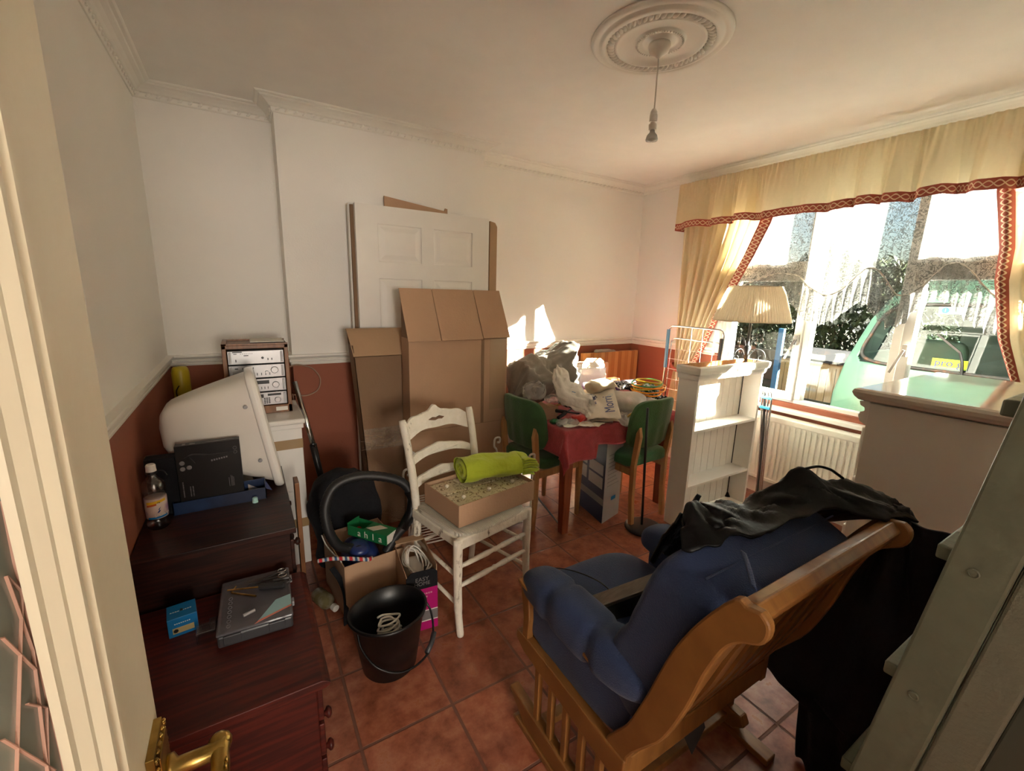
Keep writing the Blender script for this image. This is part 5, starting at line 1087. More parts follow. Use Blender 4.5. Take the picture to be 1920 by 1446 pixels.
RC = catmull(ridge, 6); backl = catmull([(.745, .515, .912), (.80, .478, .926), (.87, .458, .930), (.975, .450, .930), (1.08, .452, .932), (1.18, .425, .930), (1.25, .375, .926), (1.31, .335, .920), (1.36, .310, .910)], 6); frontl = catmull([(.795, .60, .86), (.85, .64, .80), (.92, .65, .76), (1.0, .65, .75), (1.10, .64, .76), (1.20, .62, .76), (1.28, .56, .80), (1.35, .47, .84), (1.40, .39, .87)], 6)
def jk(u, v):
    i = u*(len(RC)-1); k = min(int(i), len(RC)-2); f_ = i-k; A = backl[k].lerp(backl[k+1], f_); B = RC[k].lerp(RC[k+1], f_); D = frontl[k].lerp(frontl[k+1], f_)
    p = A.lerp(B, v/.45) if v < .45 else B.lerp(D, (v-.45)/.55)
    w_ = noise.noise(Vector((u*7, v*3, 4)))*.028+noise.noise(Vector((u*16+v*9, v*5, 9)))*.013+noise.noise(Vector((u*34, v*22, 2)))*.004
    e = min(1, v*5, 1); return p+Vector((w_*.3, w_*.6, abs(w_)*.9*e+w_*.3))
q = MB(); q.surf(jk, 110, 40); q.build('body', black_leather, lj, smooth=True, thick=.006)
q = MB(); q.surf(lambda u, v: Vector((.785+.11*u-.01*v, .565+.05*v+.02*u, .965-.12*v-.03*(1-u)+.014*sin(u*9+v*3)+.012*noise.noise(Vector((u*5, v*5, 1))))), 24, 24); q.build('sleeve', black_leather, lj, smooth=True, thick=.006)
q = MB(); q.tube(catmull([(1.19, .50, 1.012), (1.22, .485, 1.018), (1.25, .47, 1.010), (1.27, .462, .998), (1.285, .45, .985)], 6), .0035, 6); q.build('hanging_loop', black_leather, lj, smooth=True)
dc = thing('black_coat', 'long black coat hanging off the far side of the glider to the floor', 'coat', (1.36, .4, 0))
def coat(u, v):  # v 0 top..1 bottom
    z = .935-.925*v; yr = interp([(.94, .335), (.89, .322), (.77, .300), (.66, .280), (.40, .275), (0, .27)], z); yl = interp([(.94, .36), (.73, .445), (.49, .55), (.30, .60), (.245, .625), (.235, .55), (.23, .49), (.1, .478), (0, .468)], z)
    y = yr+(yl-yr)*u; return Vector((1.355+.016*sin(u*13+v*2)*(.2+v)+.02*noise.noise(Vector((u*4, v*4, 0)))+.02*v, y, z))
q = MB(); q.surf(coat, 50, 90); q.build('cloth', black_fab, dc, smooth=True, thick=.008)
q = MB(); q.surf(lambda u, v: Vector((1.375+.03*v+.012*sin(u*11), .23+.16*u*(1+.1*v), .90-.885*v)), 24, 40); q.build('far_panel', black_fab, dc, smooth=True, thick=.008)

# ---------------------------------------------------------------- step ladder and dresser at the right
ld = thing('step_ladder', 'old sage green wooden step ladder leaning folded at the right', 'ladder', (1.0, .13, 0))
ldv = Vector((0, .118-.195, 1.326-.663)); ldv.normalize()
def lpt(z, off, x): return Vector((x, .195+(.663-z)*.1161-off, z))
for x in (.800, 1.17):
    q = MB(); q.prism([(0, 0), (.062, 0), (.062, 1.78), (0, 1.78)], lambda p, s_: lpt(p[1]+.0, p[0], x+.026*s_)); q.build('front_stile', ladder_m, ld, bevel=.004)
for x in (.803, 1.164):
    q = MB(); q.prism([(.064, 0), (.112, 0), (.112, 1.62), (.064, 1.70)], lambda p, s_: lpt(p[1], p[0], x+.028*s_)); q.build('rear_stile', ladder_edge, ld, bevel=.004)
for k in range(7):
    z = .21+k*.2185; zc_ = z
    q = MB(); q.box(.824, 1.172, .195+(.663-z)*.1161-.058, .195+(.663-z)*.1161+.017, z-.011, z+.011); q.build('tread', ladder_m, ld, bevel=.003)
    q = MB(); y0 = .195+(.663-z)*.1161-.028; M = Matrix.Translation((.7995, y0, z-.002)) @ Matrix.Rotation(-pi/2, 4, 'Y'); q.lathe([(0, 0), (.0062, 0), (.0066, .0012), (.0050, .0022), (.0045, .0008), (0, .0012)], (0, 0, 0), 18, M=M); q.build('bolt', ladder_m, ld)
for x in (.82, 1.15):
    q = MB(); q.prism([(.112, 0), (.150, 0), (.150, 1.40), (.112, 1.40)], lambda p, s_: lpt(p[1], p[0], x+.026*s_)); q.build('back_leg', mat('dark_sage', (.07, .078, .06), .6), ld, bevel=.003)
MB().box(.80, 1.20, -.02, .075, 1.765, 1.79).build('top_platform', ladder_m, ld, bevel=.004)
dz = thing('cream_dresser', 'cream painted chest of drawers with glossy moulded top at the right', 'chest of drawers', (2.5, .46, 0))
MB().box(2.075, 2.90, .20, .690, .06, 1.045).build('body', dresser_m, dz, bevel=.003)
MB().box(2.07, 2.905, .20, .70, 0, .06).build('plinth', dresser_m, dz, bevel=.003)
tpf = [(0, 1.055), (.006, 1.050), (.022, 1.056), (.034, 1.070), (.040, 1.085), (.036, 1.096), (.026, 1.101)]
q = MB(); out = []
for o_, z in tpf: out.append([q.bm.verts.new(v) for v in ((2.075-o_, .19, z), (2.075-o_, .70+o_, z), (2.90+o_, .70+o_, z), (2.90+o_, .19, z))])
for A, B in zip(out, out[1:]):
    for k in range(4): q._face([A[k], A[(k+1) % 4], B[(k+1) % 4], B[k]])
q._face(out[0][::-1]); q._face(out[-1]); q.build('top', dresstop_m, dz)
q = MB(); q.prism([(0, 1.052), (.034, 1.045), (.030, 1.03), (.014, 1.022), (.012, 1.010), (.026, 1.002), (.030, .985), (.022, .965), (.004, .955), (0, .955)], lambda p, s_: Vector((2.078 if not s_ else 2.897, .690+p[0], p[1]))); q.build('cornice_moulding', dresser_m, dz)
for k in range(4):
    z0 = .09+k*.215; dq = MB().box(2.10, 2.875, .690, .708, z0, z0+.205).build('drawer', dresser_m, dz, bevel=.006)
    for x in (2.28, 2.70): MB().lathe([(.008, 0), (.007, .012), (.016, .020), (.010, .030), (0, .031)], (x, .708, z0+.10), 16, M=Matrix.Rotation(-pi/2, 4, 'X')).build('knob', white_gloss, dq, smooth=True)

# ---------------------------------------------------------------- dining table, cloth, chairs
tb_ = thing('dining_table', 'red brown wooden dining table buried under bags and papers', 'table', (1.98, 2.3, 0))
MB().box(1.51, 2.46, 1.855, 2.76, .640, .668).build('table_top', tabwood, tb_, bevel=.004)
MB().box(1.56, 2.41, 1.90, 2.71, .575, .640).build('apron', tabwood, tb_)
for x, y in ((1.565, 1.905), (2.41, 1.905), (1.565, 2.71), (2.41, 2.71)):
    q = MB(); q.prism([(-.027, -.027), (.027, -.027), (.027, .027), (-.027, .027)], lambda p, s_: Vector((x+p[0]*(.85+.35*s_), y+p[1]*(.85+.35*s_), .64*s_))); q.build('leg', tabwood, tb_, bevel=.004)
def clothf(u, v):
    x = 1.35+1.25*u; y = 1.66+1.22*v
    ox = max(0, 1.50-x, x-2.47); oy = max(0, 1.845-y, y-2.77); cx_ = min(max(x, 1.50), 2.47); cy_ = min(max(y, 1.845), 2.77)
    o_ = math.hypot(ox, oy); o2 = o_*1.0
    z = .672 - o2 + .003*noise.noise(Vector((x*8, y*8, 1)))
    w_ = .010*sin(x*30+y*12)*min(1, o_*12)+.012*noise.noise(Vector((x*6, y*6, 3)))*min(1, o_*10)
    sx = (1 if x > 2 else -1) if ox > 0 else 0; sy = (1 if y > 2.3 else -1) if oy > 0 else 0
    lim = .15 if y < 2.0 else .16
    if x > 1.72 and y < 2.0: z = max(z, .672-.085+.02*sin(x*9)-.02)
    return Vector((cx_+sx*(.008+w_*.9+.12*o_ if oy == 0 else .008+w_+.30*ox), cy_+sy*(.008+w_*.9+.10*o_ if ox == 0 else .008+w_+.30*oy), z))
q = MB(); q.surf(clothf, 90, 90); o = q.build('tablecloth', red_cloth, None, smooth=True, thick=.002); tag(o, 'crimson cloth draped over the dining table with a hanging corner', 'tablecloth')

def dining_chair(label, loc, rz, seatm):
    t = thing('dining_chair', label, 'chair', loc, rz=rz, group='green covered dining chairs round the table')
    for sx in (-1, 1):
        q = MB(); q.prism([(-.222, 0), (-.192, 0), (-.176, .20), (-.172, .42), (-.195, .62), (-.215, .66), (-.228, .60), (-.205, .42), (-.206, .20)], lambda p, s_: Vector((sx*.155+(s_-.5)*.028, p[0], p[1]))); q.build('back_leg', ltwood, t, bevel=.004, local=True)
        q = MB(); q.prism([(-.014, -.014), (.014, -.014), (.014, .014), (-.014, .014)], lambda p, s_: Vector((sx*.165+p[0]*(.8+.4*s_), .17+p[1]*(.8+.4*s_), .40*s_))); q.build('front_leg', ltwood, t, bevel=.003, local=True)
        MB().box(sx*.16-.010, sx*.16+.010, -.18, .17, .34, .385).build('side_rail', ltwood, t, local=True)
    q = MB(); q.soft((0, -.005, .425), (.385, .40, .085), 5, 18, amp=.004, sc=9, seed=4, fn=lambda v: v+Vector((0, 0, .01*(1-(v.x/.2)**2)))); q.build('seat', seatm, t, smooth=True, local=True)
    q = MB()
    def bkf(v):
        k = max(0, (v.z-.02)/.16); v = Vector((v.x*(1-.22*k*k), v.y, v.z)); v.y += -.22*(v.z)**1*.6 + .05*(v.x/.19)**2
        v.y += .003*sin(v.x*70)*(1 if v.z < -.02 else .3); return v
    q.soft((0, -.212, .665), (.385, .042, .31), 6, 26, fn=bkf); q.build('back_cover', green_fab, t, smooth=True, local=True); return t
ch1 = dining_chair('green covered dining chair at the front of the table, its back to the room', (2.125, 1.965, 0), R(4), green_fab2)
ch2 = dining_chair('green covered dining chair at the left end of the table beside the tall carton', (1.60, 2.19, 0), R(-84), green_fab)

# blue and white carton below the table
bc_ = thing('printer_carton', 'navy and white printed carton with raised flap under the table', 'box', (1.95, 2.05, 0))
P0, P1, P2 = Vector((1.904, 2.189)), Vector((1.851, 1.869)), Vector((2.045, 1.922)); P3 = P0+(P2-P1)
def wallq(a, b, z0, z1, off=0):
    d = (b-a).normalized(); n_ = Vector((d.y, -d.x)); 
    return [Vector((a.x+n_.x*off, a.y+n_.y*off, z0)), Vector((b.x+n_.x*off, b.y+n_.y*off, z0)), Vector((b.x+n_.x*off, b.y+n_.y*off, z1)), Vector((a.x+n_.x*off, a.y+n_.y*off, z1))]
for nm, a, b, m in (('navy_side', P0, P1, navy_card), ('white_side', P1, P2, lightgrey_card), ('navy_side', P2, P3, navy_card), ('white_side', P3, P0, lightgrey_card)):
    q = MB(); vs = [q.bm.verts.new(v) for v in wallq(a, b, 0, .56)]; q._face(vs); q.build(nm, m, bc_, thick=.004)
d01 = (P1-P0); d12 = (P2-P1)
def pan(a, b, u0, u1, z0, z1, m, nm, off=.0035):
    A = a+(b-a)*u0; B = a+(b-a)*u1; q = MB(); n_ = Vector(((b-a).y, -(b-a).x)).normalized()
    q.prism([(0, z0), (1, z0), (1, z1), (0, z1)], lambda p, s_: Vector(((A+(B-A)*p[0]).x+n_.x*(.002+.001*s_), (A+(B-A)*p[0]).y+n_.y*(.002+.001*s_), p[1]))); q.build(nm, m, bc_)
for u0, u1, z0, z1 in ((.06, .36, .33, .42), (.06, .36, .23, .315), (.44, .94, .315, .385), (.44, .94, .225, .30)): pan(P0, P1, u0, u1, z0, z1, lightgrey_card, 'printed_panel')
pan(P0, P1, 0, 1, .12, .165, grey_pl, 'grey_band')
for i in range(9): pan(P1, P2, .15, .85-.1*(i % 3), .24+i*.026, .245+i*.026, grey_pl, 'text_line')
pan(P1, P2, .45, .72, .13, .155, bright_blue, 'blue_mark')
q = MB(); n_ = Vector((d12.y, -d12.x)).normalized(); q.prism([(0, .56), (1, .56), (1.05, .67), (.12, .655)], lambda p, s_: Vector(((P1+d12*p[0]).x+n_.x*(.003*s_+.03*(p[1]-.56)/.1), (P1+d12*p[0]).y+n_.y*(.003*s_+.03*(p[1]-.56)/.1), p[1]-.02))); q.build('raised_flap', lightgrey_card, bc_)
tag(MB().tube([(1.42, 2.10, .27), (1.60, 1.99, .0065)], .006, 8).build('steel_rod', grey_pl), 'thin grey rod leaning to the floor behind the white chair', 'rod')
tag(MB().soft((1.32, 2.12, .40), (.09, .07, .07), 3, 8, amp=.012, sc=14).build('blue_wrap', bright_blue, smooth=True), 'crumpled bright blue plastic on the wire rack behind the white chair', 'wrapper')
bl = thing('black_stand', 'black pole on a heavy round base in front of the green chair', 'stand', (2.045, 1.70, 0))
MB().lathe([(0, 0), (.112, 0), (.116, .006), (.114, .016), (.095, .022), (.02, .027), (0, .027)], (2.045, 1.70, 0), 48).build('round_base', black_metal, bl, smooth=True)
MB().tube([(2.035, 1.705, .02), (1.955, 1.675, .80)], .0075, 12).build('pole', black_metal, bl, smooth=True)

# ---------------------------------------------------------------- narrow white shelf unit, airer
sh_ = thing('shelf_unit', 'narrow white open shelf unit with boarded back standing before the window', 'shelf unit', (2.57, 1.63, 0))
sx0, sx1, sy0, sy1 = 2.235, 2.915, 1.565, 1.700
MB().box(sx0, sx0+.020, sy0, sy1, 0, 1.0).build('side_panel', white_paint, sh_, bevel=.002); MB().box(sx1-.020, sx1, sy0, sy1, 0, 1.0).build('side_panel', white_paint, sh_, bevel=.002)
q = MB(); n_ = 9
for i in range(n_):
    a = sx0+.02+(sx1-sx0-.04)*i/n_; b = sx0+.02+(sx1-sx0-.04)*(i+1)/n_; q.box(a+.0015, b-.0015, sy1-.012, sy1-.002, .02, .99)
q.box(sx0+.02, sx1-.02, sy1-.004, sy1, .02, .99); q.build('boarded_back', white_paint, sh_, bevel=.001)
for z in (.645, .285, .03): MB().box(sx0+.02, sx1-.02, sy0+.002, sy1-.012, z-.016, z).build('shelf', white_paint, sh_, bevel=.001)
q = MB(); pf = [(.0, .955), (.004, .955), (.010, .968), (.010, .985), (.022, .995), (.026, 1.012), (.026, 1.032), (.016, 1.036), (-.012, 1.036), (-.012, .985), (0, .985)]
rows_ = []
for o_, z in pf: rows_.append([q.bm.verts.new(v) for v in ((sx0-o_, sy1+.004, z), (sx0-o_, sy0-o_, z), (sx1+o_, sy0-o_, z), (sx1+o_, sy1+.004, z))])
for A, B in zip(rows_, rows_[1:]):
    for k in range(3): q._face([A[k], A[k+1], B[k+1], B[k]])
q.build('cornice', white_paint, sh_)
MB().box(sx0+.008, sx1-.008, sy0+.008, sy1, .99, 1.0).build('inner_top', ltwood, sh_); MB().box(sx0-.01, sx1+.01, sy1-.008, sy1+.002, .99, 1.036).build('top_back_lip', ltwood, sh_)
q = MB(); random.seed(8)
for i in range(60): M = Matrix.Translation((random.uniform(sx0+.02, sx1-.02), random.uniform(sy0+.02, sy1-.02), 1.003)) @ Matrix.Diagonal((random.uniform(.003, .009), .003, .002, 1)); bmesh.ops.create_icosphere(q.bm, subdivisions=1, radius=1, matrix=M)
tag(q.build('wood_crumbs', rust_m), 'brown crumbs scattered over the top of the shelf unit', 'debris', kind='stuff')
ar = thing('clothes_airer', 'folded silver clothes airer with blue joints behind the shelf unit', 'clothes airer', (3.0, 2.0, 0))
def loop(y0, y1, z0, z1, x0, x1, r, nm, m):
    c_ = .035; P = [(x0, y0, z0), (x1, y0, z1-c_), (x1, y0+c_*.3, z1-c_*.3), (x1, y0+c_, z1), (x1, y1-c_, z1), (x1, y1-c_*.3, z1-c_*.3), (x1, y1, z1-c_), (x0, y1, z0)]
    MB().tube(P, r, 8).build(nm, m, ar, smooth=True)
loop(1.945, 2.44, .01, 1.20, 2.99, 3.02, .008, 'outer_frame', chrome); loop(1.965, 2.42, .02, 1.10, 3.01, 3.04, .006, 'inner_frame', chrome)
for i in range(10): z = .25+i*.085; MB().tube([(3.02, 1.965, z), (3.02, 2.42, z)], .0022, 5).build('drying_wire', white_metal, ar)
for i in range(4): y = 2.03+i*.1; MB().tube([(3.028, y, .72), (3.030, y, 1.19)], .0018, 5).build('drying_wire', white_metal, ar)
MB().box(2.995, 3.02, 2.425, 2.445, .85, 1.17).build('blue_sleeve', mat('airer_blue', (.08, .22, .36), .4), ar, bevel=.004); MB().box(3.0, 3.02, 1.945, 1.965, .98, 1.14).build('grey_sleeve', dkgrey, ar, bevel=.004)
a2 = thing('folded_steel_airer', 'second narrow folded airer with turquoise joints between shelf unit and radiator', 'clothes airer', (3.0, 1.57, 0))
for k, (dy, m, r) in enumerate(((0, chrome, .008), (.022, chrome, .007), (.045, dkgrey, .009), (.066, chrome, .006))):
    MB().tube(catmull([(3.03, 1.52+dy*.5, .01), (3.02, 1.53+dy*.6, .40), (3.0, 1.535+dy, .78), (3.0, 1.55+dy, .80)], 4), r, 8).build('tube', m, a2, smooth=True)
for z in (.70, .77): MB().box(2.985, 3.012, 1.53, 1.60, z, z+.018).build('turquoise_joint', cyan_m, a2, bevel=.004)

# ---------------------------------------------------------------- the heap on the table
T = .676
def lump(name, label, cat, c, sz, m, p=2.6, amp=.03, sc_=6, seed=0, n=22, rz=0, rx=0, thick=0):
    M = Matrix.Rotation(rz, 4, 'Z') @ Matrix.Rotation(rx, 4, 'X'); o = MB().soft(c, sz, p, n, M=M, amp=amp, sc=sc_, seed=seed, flt=T).build(name, m, None, smooth=True); return tag(o, label, cat)
def sheet(name, label, cat, c, w_, d_, m, rz=0, rx=0, ry=0, wr=.004, fq=8, seed=0, th=.001, n=14):
    M = Matrix.Translation(c) @ Matrix.Rotation(rz, 4, 'Z') @ Matrix.Rotation(ry, 4, 'Y') @ Matrix.Rotation(rx, 4, 'X')
    q = MB(); q.surf(lambda u, v: M @ Vector(((u-.5)*w_, (v-.5)*d_, wr*(noise.noise(Vector((u*fq*.4+seed, v*fq*.4, seed)))*2+noise.noise(Vector((u*fq, v*fq, seed)))))), n, n)
    o = q.build(name, m, None, smooth=True, thick=th); return tag(o, label, cat)
q = MB(); Mx = Matrix.Rotation(R(14), 4, 'Z')
def dustf(u, v):
    a = 2*pi*v; L_ = u; h = .27+.17*L_**2.2; wd = .18+.03*sin(L_*3); x = 1.50+.40*L_; y = 2.45-.03*L_
    e = min(1, u*8)*min(1, (1-u)*14+.25)
    n1 = noise.noise(Vector((L_*3, cos(a)*1.4, sin(a)*1.4)))*.07+noise.noise(Vector((L_*9, cos(a)*4, sin(a)*4+3)))*.028+noise.noise(Vector((L_*22, cos(a)*9, sin(a)*9+3)))*.009
    zz = T+.10+h*.5*(1+sin(a)*1.0)*e*.98-.06; lean = .16*max(0, zz-T-.1)*L_
    return Vector((x+lean+n1*.5, y+(wd+n1)*cos(a)*e, max(T, zz+n1*.8)))
q.surf(dustf, 70, 70); tag(q.build('dust_sheet', dust_m, None, smooth=True), 'big grey crumpled dust sheet heaped at the back left of the table', 'dust sheet')
lump('clear_bag', 'small crumpled clear plastic bag at the left of the table heap', 'plastic bag', (1.53, 2.22, .83), (.16, .12, .12), clear_film, amp=.02, sc_=12, seed=4)
lump('clear_bag', 'wisp of clear plastic in front of the grey dust sheet', 'plastic bag', (1.62, 2.10, .80), (.15, .09, .05), clear_film, amp=.018, sc_=14, seed=6)
x = thing('small_carton', 'small open brown carton half hidden at the left edge of the table', 'box', (1.55, 2.12, T)); MB().box(1.50, 1.62, 2.08, 2.17, T, T+.075).build('body', card_m, x); MB().prism([(1.50, T+.075), (1.56, T+.075), (1.49, T+.12), (1.46, T+.11)], lambda p, s_: Vector((p[0], 2.08+.003*s_, p[1]))).build('flap', cardin_m, x)
random.seed(31)
for i, (a, b, lab_) in enumerate((((1.56, 2.00, T+.03), (1.72, 2.06, T+.06), 'black handled tool lying lowest in the heap'), ((1.58, 2.05, T+.06), (1.74, 2.02, T+.03), 'dark tool crossing the others near the white carton pieces'), ((1.63, 2.09, T+.10), (1.70, 1.98, T+.06), 'dark slim tool on top of the small tool heap'))):
    x = thing('hand_tool', lab_, 'tool', a); MB().tube([a, Vector(a).lerp(Vector(b), .45)], .011, 8).build('grip', black_rub, x); MB().tube([Vector(a).lerp(Vector(b), .45), b], .005, 8).build('shaft', dkgrey, x)
tag(MB().tube([(1.60, 2.08, T+.085), (1.70, 2.05, T+.10)], .006, 6).build('wood_strip', ltwood), 'thin wooden strip lying over the dark tools', 'wood strip')
lump('green_scrap', 'dark green scrap poking out at the left chair side of the heap', 'scrap', (1.535, 2.00, T+.012), (.06, .05, .03), green_m, amp=.008, sc_=20, n=8)
for i, (c, s_, lab_) in enumerate((((1.56, 1.95, T+.015), (.09, .06, .035), 'crumpled clear blister pack near the table corner'), ((1.61, 1.925, T+.02), (.08, .07, .04), 'second clear blister pack right of the first'))): lump('blister_pack', lab_, 'packaging', c, s_, clear_film, amp=.012, sc_=22, seed=i+9, n=12)
# white carrier bag with blue print, standing twisted
q = MB()
def bagf(u, v):
    P = catmull([(1.63, 2.12, .97), (1.61, 2.04, .91), (1.62, 1.98, .86), (1.67, 1.94, .81), (1.735, 1.91, .765)], 8); k = v*(len(P)-1); i = min(int(k), len(P)-2); c = P[i].lerp(P[i+1], k-i)
    wd = .022+.062*sin(pi*min(1, v*1.1))**.8+.02*v; a = 2*pi*u; n1 = noise.noise(Vector((cos(a)*2, sin(a)*2, v*5)))*.03+noise.noise(Vector((cos(a)*5, sin(a)*5, v*13)))*.012
    return c+Vector(((wd+n1)*cos(a), (.6*wd)*cos(a)*.5, (.035+.02*v+n1)*sin(a)))
q.surf(bagf, 44, 44); x = thing('carrier_bag', 'crumpled white carrier bag with a blue patch in the middle of the heap', 'carrier bag', (1.73, 1.97, T)); q.build('bag', white_bag, x, smooth=True)
MB().prism([(-.035, 0), (.03, -.03), (.045, .03), (-.02, .055)], lambda p, s_: Vector((1.63+p[0], 1.955-.03*p[0]+.001*s_-.012, .822+p[1]))).build('blue_patch', mat('bag_blue', (.12, .25, .45), .4), x)
x = thing('supermarket_bag', 'flat cream carrier bag printed with large blue letters', 'carrier bag', (1.88, 1.97, T))
Mq = Matrix.Translation((1.875, 1.975, T+.085)) @ Matrix.Rotation(R(-38), 4, 'Z') @ Matrix.Rotation(R(-10), 4, 'Y') @ Matrix.Rotation(R(16), 4, 'X')
q = MB(); q.surf(lambda u, v: Mq @ Vector(((u-.5)*.20, (v-.5)*.34, .006*noise.noise(Vector((u*6, v*6, 5)))+.010*sin(u*5+v*3))), 24, 24); q.build('bag', mat('cream_bag', (.64, .58, .50), .5, bump=.3, bscale=20), x, smooth=True, thick=.002)
X_ = (Mq.to_3x3() @ Vector((0, 1, 0))); U_ = (Mq.to_3x3() @ Vector((-1, 0, 0))); text('lettering', 'Morri', .085, ink_m, x, Mq @ Vector((.045, -.035, .018)), rx=X_, up=U_); text('lettering', '& ex', .055, ink_m, x, Mq @ Vector((-.045, .03, .018)), rx=X_, up=U_)
sheet('printed_leaflet', 'printed leaflet hanging over the table corner under the red wrapper', 'leaflet', (1.63, 1.90, T+.012), .20, .11, paper_m, rz=R(-22), wr=.006, seed=2)
sheet('printed_leaflet', 'white leaflet just right of the table corner, under the carrier bags', 'leaflet', (1.74, 1.87, T+.010), .12, .09, paper2, rz=R(20), wr=.005, seed=5)
sheet('card_sheet', 'stiff cream card sheet under the blue lettered bag', 'card', (1.83, 1.90, T+.022), .17, .13, mat('manila', (.52, .43, .32), .7), rz=R(-32), wr=.003, seed=3)
sheet('card_sheet', 'brown paper sheet behind the blue lettered bag', 'card', (1.98, 2.18, T+.10), .26, .14, mat('buff_paper', (.46, .35, .24), .7), rz=R(-18), rx=R(14), wr=.008, seed=8)
lump('red_wrapper', 'crumpled red wrapper near the front corner of the table', 'wrapper', (1.655, 1.925, T+.035), (.07, .05, .045), red_m, amp=.012, sc_=22, seed=3, n=12)
lump('black_netting', 'black and white patterned scarf under the lettered bag', 'scarf', (1.89, 2.10, T+.09), (.16, .08, .06), mat('black_white_pattern', (.02, .02, .02), .7, col2=(.5, .5, .5), nscale=50, lo=.5, hi=.56), amp=.015, sc_=12, seed=2)
tag(MB().box(1.80, 1.87, 1.865, 1.882, T+.003, T+.020, M=Matrix.Translation((1.835, 1.87, 0)) @ Matrix.Rotation(R(-35), 4, 'Z') @ Matrix.Translation((-1.835, -1.87, 0))).build('plastic_strip', white_plastic, bevel=.002), 'short white plastic strip poking over the table edge', 'plastic strip')
lump('bubble_bag', 'plump translucent white bag at the front right of the heap', 'plastic bag', (2.09, 1.99, T+.075), (.31, .20, .13), bag_film, p=2.4, amp=.014, sc_=7, seed=12, rz=R(-8))
lump('bubble_bag', 'flat end of a translucent bag beside the green chair back', 'plastic bag', (2.27, 1.95, T+.045), (.20, .13, .07), bag_film, p=2.6, amp=.014, sc_=9, seed=14)
q = MB(); q.surf(lambda u, v: Vector((1.90+.26*u, 1.95-.12*v-.01*sin(u*9), T+.035-.012*v-.06*max(0, v-.72)*3.2*(.4+.6*abs(sin(u*7)))+.010*noise.noise(Vector((u*9, v*9, 2))))), 40, 24); tag(q.build('clear_wrap', film('clear_wrap', (.66, .60, .58), .45, .12, 30), None, smooth=True, thick=.001), 'sheet of clear crinkled wrap spilling over the front table edge', 'plastic wrap')
x = thing('gold_frame', 'curved gold and black frame edge lying at the table front', 'frame', (2.10, 1.87, T)); MB().tube(catmull([(1.99, 1.865, T+.012), (2.05, 1.87, T+.030), (2.13, 1.865, T+.030), (2.20, 1.86, T+.020)], 6), .009, 8).build('moulding', brass, x, smooth=True); MB().box(2.04, 2.15, 1.868, 1.874, T+.004, T+.026).build('inner_strip', cardin_m, x)
# satin, foil and tinsel
lump('satin_cloth', 'shiny cream satin bundle with purple streaks in the middle of the table', 'cloth', (2.00, 2.12, T+.16), (.24, .11, .08), satin_m, p=2.3, amp=.025, sc_=8, seed=5, rz=R(-20))
tag(MB().tube(catmull([(2.02, 2.08, T+.195), (2.07, 2.06, T+.16), (2.10, 2.03, T+.12)], 5), .007, 6).build('purple_ribbon', mat('purple_satin', (.12, .03, .16), .4), smooth=True), 'purple ribbon on the cream satin bundle', 'ribbon')
tag(MB().tube([(2.03, 2.33, T+.115), (2.42, 2.22, T+.125)], .030, 20).build('foil_roll', purple_foil, smooth=True), 'shiny lilac roll of foil wrapping paper lying across the heap', 'wrapping paper roll')
lump('tinsel', 'silver and black tinsel garland right of the satin bundle', 'tinsel', (2.20, 2.17, T+.115), (.34, .11, .09), tinsel_m, p=2.2, amp=.03, sc_=20, seed=7, n=30, rz=R(-12))
lump('tinsel', 'dark silver tinsel trailing towards the shelf unit', 'tinsel', (2.37, 2.01, T+.045), (.26, .12, .07), tinsel_m, p=2.2, amp=.03, sc_=22, seed=9, n=28, rz=R(-18))
lump('crimson_fold', 'ruck of crimson cloth showing between the tinsel and white bag', 'cloth', (2.17, 2.09, T+.10), (.16, .07, .05), red_cloth, amp=.012, sc_=9, seed=4)
x = thing('file_box', 'grey plastic wallet box with white folders standing on the table', 'file box', (2.22, 2.52, T))
for i in range(4): MB().box(2.03+i*.028, 2.05+i*.028, 2.47, 2.60, T, T+.19-.004*i).build('folder', lightgrey_card if i % 2 else white_gloss, x, bevel=.001)
MB().box(2.15, 2.40, 2.50, 2.56, T, T+.200).build('plastic_wallet', film('wallet', (.60, .62, .63), .85, .1, 6), x, bevel=.003)
lump('crumpled_wrap', 'crumpled white and purple wrap on top of the file box', 'packaging', (2.19, 2.53, T+.215), (.10, .05, .06), clear_film, amp=.015, sc_=16, seed=18, n=14)
x = thing('packing_carton', 'tan carton behind the plastic wallet at the back of the table', 'box', (2.58, 2.62, 0))
MB().box(2.40, 2.70, 2.785, 2.92, 0, .86).build('body', cardin_m, x, bevel=.002); MB().prism([(2.40, .86), (2.66, .86), (2.60, .90), (2.44, .91)], lambda p, s_: Vector((p[0], 2.785+.004*s_, p[1]))).build('flap', card_m, x)
sheet('white_sheet', 'folded white sheet leaning between file box and carton', 'paper', (2.43, 2.62, T+.15), .13, .16, paper_m, rx=R(62), rz=R(-10), wr=.01, seed=6)
tag(MB().box(2.36, 2.455, 2.40, 2.46, T, T+.13).build('wooden_box', ltwood, bevel=.003), 'pale wooden box beside the plastic wallet', 'box')
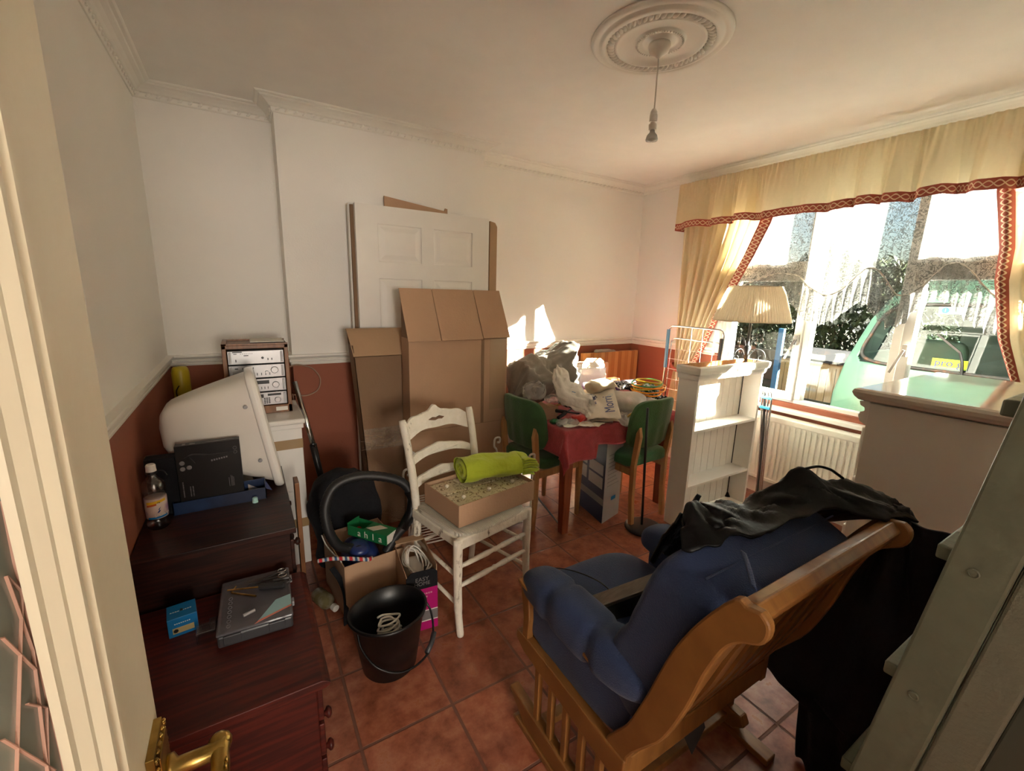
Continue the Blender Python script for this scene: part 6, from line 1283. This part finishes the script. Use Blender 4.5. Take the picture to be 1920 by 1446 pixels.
x = thing('disc_case', 'dark cased disc box glinting at the right of the table', 'case', (2.42, 2.60, T))
MB().box(2.30, 2.455, 2.62, 2.72, T, T+.105).build('case', dkgrey, x, bevel=.003); MB().box(2.32, 2.42, 2.618, 2.62, T+.02, T+.095).build('glossy_front', mat('pale_glossy', (.45, .50, .48), .1), x)
bb = thing('butcher_board', 'striped butcher block board standing against the back wall', 'board', (2.87, 3.0, 0))
for i in range(16): MB().box(2.53+i*.0425, 2.53+(i+1)*.0425-.0006, 2.93, 2.965, 0, .925).build('stave', mat('stave_%d' % (i % 4), ((.46, .20, .06), (.55, .27, .10), (.38, .15, .045), (.50, .24, .08))[i % 4], .45) if i < 4 else bpy.data.materials['stave_%d' % (i % 4)], bb)
lump_o = MB().soft((2.80, 2.948, .935), (.26, .04, .030), 3, 10, amp=.010, sc=14, seed=5).build('grey_rag', dust_m, None, smooth=True); tag(lump_o, 'crumpled grey rag along the top of the butcher block board', 'rag')
# orange coil
x = thing('tube_coil', 'tangle of orange and yellow plastic tube loops on the right of the table', 'tubing', (2.36, 2.05, T+.08)); random.seed(14)
for k in range(6):
    cx, cy, rr_, tz = 2.37+random.uniform(-.02, .03), 2.04+random.uniform(-.02, .02), .105+random.uniform(-.02, .02), random.uniform(-.25, .35)
    MB().tube([(cx+rr_*cos(a), cy+rr_*.85*sin(a), T+.115+.013*k+tz*rr_*sin(a+k)*.6) for a in [2*pi*i/36 for i in range(36)]], .0055, 7, closed=True).build('loop', [orange_m, orange_m, yellow_m, orange_m, mat('clear_green', (.05, .30, .10), .3), yellow_m][k], x, smooth=True)
lump('glitter_parts', 'silver and green oddments inside the orange coil', 'oddments', (2.37, 2.04, T+.10), (.15, .12, .09), mat('oddments', (.5, .5, .48), .25, metal=.4, col2=(.03, .16, .08), nscale=45, lo=.45, hi=.55, bump=1, bscale=60), amp=.03, sc_=20, seed=22, n=18)
tag(MB().box(2.28, 2.46, 1.90, 1.95, T, T+.022).build('pale_board', paper2, bevel=.002), 'pale thin board at the right front edge of the table', 'board')
